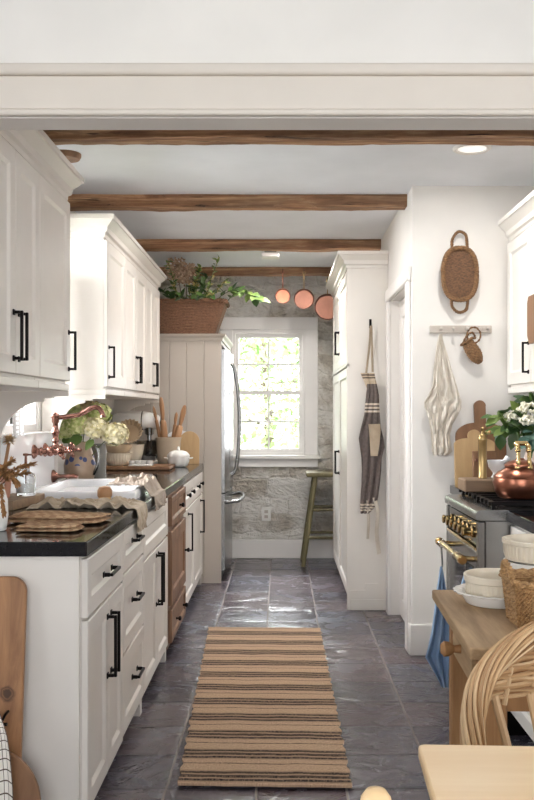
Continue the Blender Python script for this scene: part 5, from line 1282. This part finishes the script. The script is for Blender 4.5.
for px, py, Y, m, lab in ((496, 418, 4.42, 'leafg', 'green leafy branch reaching left from the blush vase'), (500, 434, 4.38, 'leafg', 'green leafy branch drooping low left of the blush vase'), (529, 402, 4.45, 'leafd', 'dark leaf branch at the very top of the blush vase'), (531, 440, 4.28, 'leafb', 'blue-green eucalyptus branch hanging over the front of the blush vase'), (515, 428, 4.34, 'leafd', 'dark green branch at the middle front of the blush vase')):
    c = (X(px, Y), Y, Z(py, Y)); base = (vc[0], vc[1], vc[2] + .22)
    stemmed('leafy_branch', lab, 'plant', WF, base, c, .09, M['stem'], .004, [('leaves', M[m], leafy(15, .085, .05, .35))])
# oven towels
bt = [(566, 440.2, 441.8), (575, 438.8, 443.5), (590, 436, 445.6), (610, 433.6, 447.5), (630, 430.5, 448), (645, 427, 447.8), (655, 424, 447.6), (662, 428, 447.4), (672, 434, 447), (680, 438, 446.8), (685, 440, 446.6)]
def towel(outl, Y, lab, x):
    t = thing('oven_towel', lab, 'towel', (x, Y, Z(outl[-1][0], Y)), 'blue towels on the oven handle')
    b = hang(outl, Y, lambda u, v: .016 * (math.sin(u * 13 + 2 * v) + 1) * min(1, .2 + v * 2), 30, 50); b.build('cloth', M['bluelinen'], t)
    py = outl[0][0]; xc = X((outl[0][1] + outl[0][2]) / 2, Y)
    b = MB(); b.tube(smoothpts([(xc, Y - .012, Z(py, Y) - .004), (xc + .004, Y - .010, Z(py, Y) + .012), (xc, Y - .008, .690)]), .004, 6); b.tube([V((hx, Y - .008, .706)) + V((math.cos(2 * PI * j / 20) * .017, 0, math.sin(2 * PI * j / 20) * .017)) for j in range(20)], .0022, 6, closed=True); b.build('ring', M['steel'], t)
towel(bt, 4.04, 'blue linen towel hanging from the far end of the oven handle', .72)
bt2 = [(575, 463.6, 465), (584, 460.5, 467), (592, 458.5, 468.5), (606, 457, 469), (630, 456, 470), (668, 455, 471)]
towel(bt2, 3.72, 'second blue linen towel hanging near the middle of the oven handle', .72)

# ------------------------------------------------------------------ old wooden side table
tx0, tx1, ty0, ty1, tz = .452, .99, 2.08, 2.765, .75
t = thing('side_table', 'worn wooden side table with a drawer holding baking dishes and a basket', 'table', ((tx0 + tx1) / 2, (ty0 + ty1) / 2, 0))
b = MB(); n = 14
pts = [(tx0 + .004 * nz((0, i, 3)), ty0 + (ty1 - ty0) * i / n) for i in range(n + 1)] + [(tx1, ty1), (tx1, ty0)]
b.prism(pts, lambda u, v, d: V((u, v, d)), tz - .030, tz); b.build('tabletop', M['console'], t, smooth=0, bev=.005)
lx0, ly0, lx1, ly1 = tx0 + .045, ty0 + .05, tx1 - .05, ty1 - .05
for x in (lx0, lx1 - .052):
    for y in (ly0, ly1 - .052): MB().box(x, x + .052, y, y + .052, 0, tz - .0305, .004).build('leg', M['consoleleg'], t, smooth=0)
for q in ((lx0 + .006, lx0 + .028, ly0 + .0525, ly1 - .0525), (lx1 - .028, lx1 - .006, ly0 + .0525, ly1 - .0525), (lx0 + .0525, lx1 - .0525, ly0 + .006, ly0 + .028), (lx0 + .0525, lx1 - .0525, ly1 - .028, ly1 - .006)):
    MB().box(q[0], q[1], q[2], q[3], tz - .165, tz - .031).build('apron', M['consoleleg'], t, smooth=0)
d = MB().box(lx0 - .010, lx0 + .005, ly0 + .14, ly1 - .14, tz - .145, tz - .045, .003).build('drawer', M['console'], t, smooth=0)
b = MB(); b.lathe([(.012, 0), (.010, .018), (.019, .030), (.021, .045), (.012, .054)], (lx0 - .0105, 2.43, tz - .095), 18, M=Matrix.Rotation(-PI / 2, 3, 'Y')); b.build('knob', M['consoleleg'], d); t.rotation_euler.z = math.radians(-2.2)
tz += .001
pd = (X(497.5, 2.56), 2.575, tz)
pot('pie_dish', 'white scalloped pie dish under the buff baking dish on the wooden side table', 'dish', pd, [(.082, 0), (.086, .003), (.100, .028), (.118, .032), (.121, .036), (.116, .038), (.096, .033), (.080, .010), (.01, .008)], M['white'], n=160, rib=(22, .02, 3, 6))
pot('baking_dish', 'round ribbed buff baking dish sitting in the white pie dish', 'dish', (pd[0] + .003, pd[1] + .005, tz + .0085), [(.072, 0), (.080, .003), (.086, .012), (.088, .050), (.089, .053), (.093, .056), (.094, .072), (.091, .075), (.086, .074), (.083, .06), (.080, .012), (.01, .010)], M['cream'], n=180, rib=(42, .012, 2, 3))
st = (X(541, 2.66), 2.655, tz)
pot('baking_dish', 'white pie plate at the bottom of the stack on the back of the side table', 'dish', st, [(.085, 0), (.09, .003), (.112, .042), (.116, .045), (.110, .046), (.086, .010), (.01, .008)], M['white'], grp='stacked dishes on the side table')
pot('baking_dish', 'ribbed white bowl in the middle of the stack on the side table', 'dish', (st[0], st[1], tz + .0465), [(.080, 0), (.086, .003), (.108, .055), (.110, .062), (.105, .062), (.082, .012), (.01, .008)], M['white'], n=160, rib=(40, .01, 1, 2), grp='stacked dishes on the side table')
pot('baking_dish', 'cream ribbed souffle dish on top of the stack on the side table', 'dish', (st[0], st[1], tz + .1095), [(.095, 0), (.102, .003), (.108, .02), (.110, .048), (.114, .052), (.114, .062), (.108, .063), (.103, .05), (.098, .01), (.01, .008)], M['cream'], n=180, rib=(44, .012, 1, 3), grp='stacked dishes on the side table')
bk = V((X(549, 2.30), 2.33, tz))
t = thing('table_basket', 'small square seagrass basket with a looped handle on the wooden side table', 'basket', bk)
def tbk(u, v):
    k = .085 + .012 * v; r = rrect(-k, k, -k, k, .035, 0, 5); n = len(r); i = u * n; a, c = r[int(i) % n], r[(int(i) + 1) % n]; f = i - int(i); p = bk + V((a[0] + (c[0] - a[0]) * f, a[1] + (c[1] - a[1]) * f, .115 * v)); return p, V((p.x - bk.x, p.y - bk.y, 0)).normalized()
b = MB(); woven(b, tbk, 220, 60, .0042, 30, 22); b.solid(.006); b.loft([[bk + V(((q[0]) * .97, (q[1]) * .97, .001)) for q in rrect(-.085, .085, -.085, .085, .035, 0, 5)], [bk + V((q[0] * .97, q[1] * .97, .006)) for q in rrect(-.085, .085, -.085, .085, .035, 0, 5)]]); b.build('woven_body', M['seagt'], t)
twisttube([tbk(j / 100, 1)[0] for j in range(100)], .006, .005, 30, closed=True).build('braided_rim', M['seagt'], t)
for s in (-1, 1):
    xx = bk.x + s * .096; twisttube([(xx, bk.y - .045, tz + .112), (xx + s * .004, bk.y - .04, tz + .14), (xx + s * .008, bk.y, tz + .158), (xx + s * .004, bk.y + .04, tz + .14), (xx, bk.y + .045, tz + .112)], .0045, .0045, 7, strands=2).build('handle', M['seagt'], t)

# ------------------------------------------------------------------ wicker chair
wx, wy = .708, 1.90
t = thing('wicker_chair', 'woven willow armchair with a thick braided hoop back beside the table', 'chair', (wx, 1.80, 0))
def hoop(f, k=1.0):
    """f -1..1 from the left foot of the hoop over the crown to the right one"""
    a = f * PI * .62; hw = .300 * k
    if abs(f) < .72: q = f / .72; x = hw * math.sin(q * PI / 2) ; zz = .62 + (.228 * k) * max(0, math.cos(q * PI / 2)) ** .85
    else: x = hw * (1 if f > 0 else -1); zz = .62 - (abs(f) - .72) / .28 * .20
    y = wy + .05 * max(0, math.cos(f * PI / 2)) - .03 * abs(f) ** 3
    return V((wx + x, y, zz))
b = MB(); N = 90; rs = random.Random(4)
core = [hoop(-1 + 2 * i / N) for i in range(N + 1)]; b.tube(core, .009, 8)
for s in range(22):
    ph = 2 * PI * s / 22 + rs.uniform(-.1, .1); tw = 2.6 if s % 2 else 1.9; rr = .016 if s % 2 else .024; rr *= rs.uniform(.92, 1.1); pts = []
    for i in range(N + 1):
        f = -1 + 2 * i / N; p = core[i]; d = (core[min(i + 1, N)] - core[max(i - 1, 0)]).normalized(); n1 = d.cross(V((0, 1, 0))).normalized(); n2 = V((0, 1, 0))
        a = ph + tw * PI * f; pts.append(p + (n1 * math.cos(a) + n2 * math.sin(a) * .7) * rr)
    b.tube(pts, rs.uniform(.0036, .0054), 7)
b.build('braided_hoop', M['willow'], t)
b = MB()
for i in range(15):
    zz = .672 + .0115 * i; q = min(1, max(0, (zz - .62) / .228)); w = .30 * math.sqrt(max(.02, 1 - q ** 2.2)) - .012; off = .010 if i % 2 else -.004; pts = []
    for k in range(25):
        u = -1 + 2 * k / 24; pts.append(V((wx + w * u, wy + .05 + .035 * (1 - u * u) + off * math.cos(u * PI * 5.5) , zz + .012 * (1 - u * u) + .006 * nz((i, u * 3, 1)))))
    b.tube(pts, rs.uniform(.0048, .0066), 6)
for k in range(8):
    u = -.82 + 1.64 * k / 7; b.tube([(wx + .27 * u, wy + .05 + .035 * (1 - u * u), .66), (wx + .24 * u, wy + .052 + .035 * (1 - u * u), .70 + .16 * math.sqrt(1 - u * u))], .006, 6)
b.build('woven_back', M['willow'], t)
for k in range(7):
    u = -.9 + 1.8 * k / 6; b = MB(); b.tube([(wx + .25 * u * .85, 1.90, .445), (wx + .27 * u, wy + .06 + .02 * (1 - u * u), .68)], .0095, 8); b.build('spindle', M['willow'], t)
b = MB()
def seatf(u, v):
    a = u * 2 * PI; r = .02 + .27 * v; return V((wx + r * math.cos(a), 1.72 + r * .9 * math.sin(a), .452 + .004 * math.sin(a * 24) * math.sin(v * 40)))
b.surf(seatf, 96, 24, cu=True); b.solid(.02); b.build('seat', M['willow'], t)
for a, c in ((-1, -1), (1, -1), (1, 1), (-1, 1)):
    MB().tube([(wx + a * .23, 1.72 + c * .2, 0), (wx + a * .215, 1.72 + c * .185, .25), (wx + a * .20, 1.72 + c * .17, .44)], [.014, .016, .016], 10).build('leg', M['willow'], t)
b = MB(); b.tube([V((wx + .225 * math.cos(2 * PI * j / 40), 1.72 + .19 * math.sin(2 * PI * j / 40), .2)) for j in range(40)], .010, 8, closed=True); b.build('stretcher', M['willow'], t)

# ------------------------------------------------------------------ foreground table and chair
t = thing('dining_table', 'pale maple table corner in the lower right foreground', 'table', (.66, .98, 0))
ang = math.radians(-2.6); Rm = Matrix.Rotation(ang, 4, 'Z'); org = V((.226, 1.489, 0))
def tb_(b): b.xf(Matrix.Translation(org) @ Rm); return b
b = MB(); r = .012; pts = [(p[0], p[1]) for p in rrect(0, .95, -1.05, 0, r, 0, 4)]; b.prism(pts, lambda u, v, d: V((u, v, d)), .728, .75); tb_(b).build('tabletop', M['maple'], t, smooth=30, bev=.004)
for x in (.05, .85):
    for y in (-1.0, -.10): tb_(MB().box(x, x + .05, y, y + .05, 0, .7275, .005)).build('leg', M['maple'], t, smooth=0)
for q in ((.06, .09, -.949, -.101), (.86, .89, -.949, -.101), (.101, .849, -.09, -.06), (.101, .849, -.99, -.96)): tb_(MB().box(q[0], q[1], q[2], q[3], .64, .7275)).build('apron', M['maple'], t, smooth=0)
t = thing('dining_chair', 'light wooden chair with rounded back posts at the bottom edge of the photo', 'chair', (.2, .9, 0)); m = M['maple']
cxp = .116
for y in (1.10, .70):
    rr = [.015, .018, .018, .022, .021, .0185, .012, .003]; zz = [0, .40, .70, .785, .812, .828, .837, .840]
    MB().tube([(cxp - (.04 if z_ < .3 else 0), y, z_) for z_ in zz], rr, 18).build('back_post', m, t)
for y in (1.08, .72): MB().tube([(.50, y, 0), (.48, y, .43)], [.013, .017], 12).build('front_leg', m, t)
MB().box(cxp - .005, .52, .69, 1.11, .43, .455, .008, 2).build('seat', m, t)
for z_ in (.56, .68): MB().box(cxp - .008, cxp + .008, .722, 1.078, z_, z_ + .055, .004).build('back_slat', m, t)
# ------------------------------------------------------------------ outdoors
o = MB().box(-14, 14, 8.3, 30, -.5, -.35).build('lawn', M['grass'], smooth=0); struct(o)
o = MB().box(-14, -2.9, -10, 8.29, -.5, -.35).build('lawn_side', M['grass'], smooth=0); struct(o)
def tree(x, y, h, cr, nl, lab, seed):
    r = random.Random(seed); t = thing('garden_tree', lab, 'tree', (x, y, -.35), 'trees outside the back window')
    P = smoothpts([(x, y, -.35), (x + .05, y, h * .3), (x - .06, y + .05, h * .65), (x + .05, y, h)], 5); MB().tube(P, [.13 * (1 - .8 * i / (len(P) - 1)) for i in range(len(P))], 10).build('trunk', M['bark'], t)
    tips = []
    for k in range(9):
        p = P[3 + (k * 7) % (len(P) - 4)]; a = k * 2.4 + r.random(); d = V((math.cos(a), math.sin(a) * .8, r.uniform(.0, .6))) * cr * r.uniform(.6, 1)
        Q = smoothpts([p, p + d * .5 + V((0, 0, .1)), p + d], 4); MB().tube(Q, [.045 * (1 - .8 * i / (len(Q) - 1)) for i in range(len(Q))], 6).build('branch', M['bark'], t); tips += [p + d * .6, p + d]
    b = MB()
    for i in range(nl):
        c = r.choice(tips); p = c + V((r.gauss(0, 1), r.gauss(0, 1), r.gauss(0, 1))) * cr * .30
        b.leaf(p, (r.uniform(-1, 1), r.uniform(-1, 1), r.uniform(-1, .3)), (r.uniform(-1, 1), -1, 1), .13 * r.uniform(.7, 1.3), .075)
    b.build('foliage', M['tree'], t, recalc=False, smooth=0)
tree(-1.1, 11.6, 3.4, 1.1, 2600, 'leafy garden tree seen through the left panes of the back window', 3)
tree(.7, 14.8, 3.6, 1.2, 2600, 'leafy garden tree seen through the right panes of the back window', 5)
tree(-.3, 18.6, 4.0, 1.6, 2600, 'farther leafy garden tree in the middle of the back window', 8)

# ------------------------------------------------------------------ camera
cam = bpy.data.cameras.new('camera'); co_ = bpy.data.objects.new('camera', cam); COL.objects.link(co_)
co_.location = (0, 0, CH); co_.rotation_euler = (PI / 2, 0, 0)
cam.sensor_fit = 'HORIZONTAL'; cam.sensor_width = 36; cam.lens = F / 534 * 36
cam.shift_x = (267 - CX) / 534; cam.shift_y = (CY - 400) / 534; cam.clip_start = .05
scene.camera = co_
# ------------------------------------------------------------------ daylight, ceiling lamps and added boost lamps
w = bpy.data.worlds.new('world'); scene.world = w; w.use_nodes = True
bg = w.node_tree.nodes['Background']; bg.inputs[0].default_value = (.93, .965, 1, 1); bg.inputs[1].default_value = 9.0
def portal(name, loc, rot, sx, sy):
    l = bpy.data.lights.new(name, 'AREA'); l.shape = 'RECTANGLE'; l.size = sx; l.size_y = sy; l.cycles.is_portal = True
    o = bpy.data.objects.new(name, l); COL.objects.link(o); o.location = loc; o.rotation_euler = rot
portal('daylight_rear', ((WD_B[0] + WD_B[1]) / 2, DB - .02, (WD_B[2] + WD_B[3]) / 2), (PI / 2, 0, 0), WD_B[1] - WD_B[0], WD_B[3] - WD_B[2])
portal('daylight_west', (DL - .02, (WD_L[0] + WD_L[1]) / 2, 1.525), (PI / 2, 0, -PI / 2), WD_L[1] - WD_L[0], 1.45)
portal('daylight_east', (DR + .02, (WD_R[0] + WD_R[1]) / 2, 1.525), (PI / 2, 0, PI / 2), WD_R[1] - WD_R[0], 1.45)
portal('daylight_back', (-.108, WB + .13, 1.463), (PI / 2, 0, PI), .64, 1.1)
portal('daylight_sink', (WL - .125, 4.275, 1.725), (PI / 2, 0, -PI / 2), .69, 1.05)
def lamp(name, loc, rot, sx, sy, W, c):
    l = bpy.data.lights.new(name, 'AREA'); l.shape = 'RECTANGLE'; l.size = sx; l.size_y = sy; l.energy = W; l.color = c
    o = bpy.data.objects.new(name, l); COL.objects.link(o); o.location = loc; o.rotation_euler = rot
lamp('sink_daylight_boost', (-2.3, 4.2, 2.3), (0, math.radians(-65), 0), 1.6, 1.6, 320, (.95, .98, 1))  # extra area lamp added outside the window to strengthen its daylight
lamp('ceiling_can_light', (.87, 4.10, CEIL - .014), (0, 0, 0), .10, .10, 8, (1, .97, .93))
lamp('ceiling_square_light', (X(270.5, 6.75), 6.75, CEIL - .056), (0, 0, 0), .12, .12, 3, (1, .97, .93))
lamp('ceiling_can_light', (-.2, 5.21, CEIL - .014), (0, 0, 0), .11, .11, 14, (1, .97, .94))  # lamp added unseen behind the second beam, lifting the far end
lamp('ceiling_can_light', (.2, 6.51, CEIL - .014), (0, 0, 0), .11, .11, 14, (1, .97, .94))  # another added lamp, hidden by the third beam, to light the stone wall
lamp('back_daylight_boost', (-.1, 9.5, 3.3), (math.radians(-52), 0, 0), 2.0, 1.2, 800, (.93, .97, 1))  # added lamp above the view, pushing more daylight in through the back window
#lamp('ceiling_can_light', (.0, 3.15, CEIL - .004), (0, 0, 0), .12, .12, 8, (1, .94, .88))
vs = scene.view_settings; vs.view_transform = 'Standard'; vs.look = 'None'; vs.exposure = .15; vs.gamma = 1; vs.use_curve_mapping = False
scene.cycles.max_bounces = 10; scene.cycles.diffuse_bounces = 6; scene.cycles.transparent_max_bounces = 12
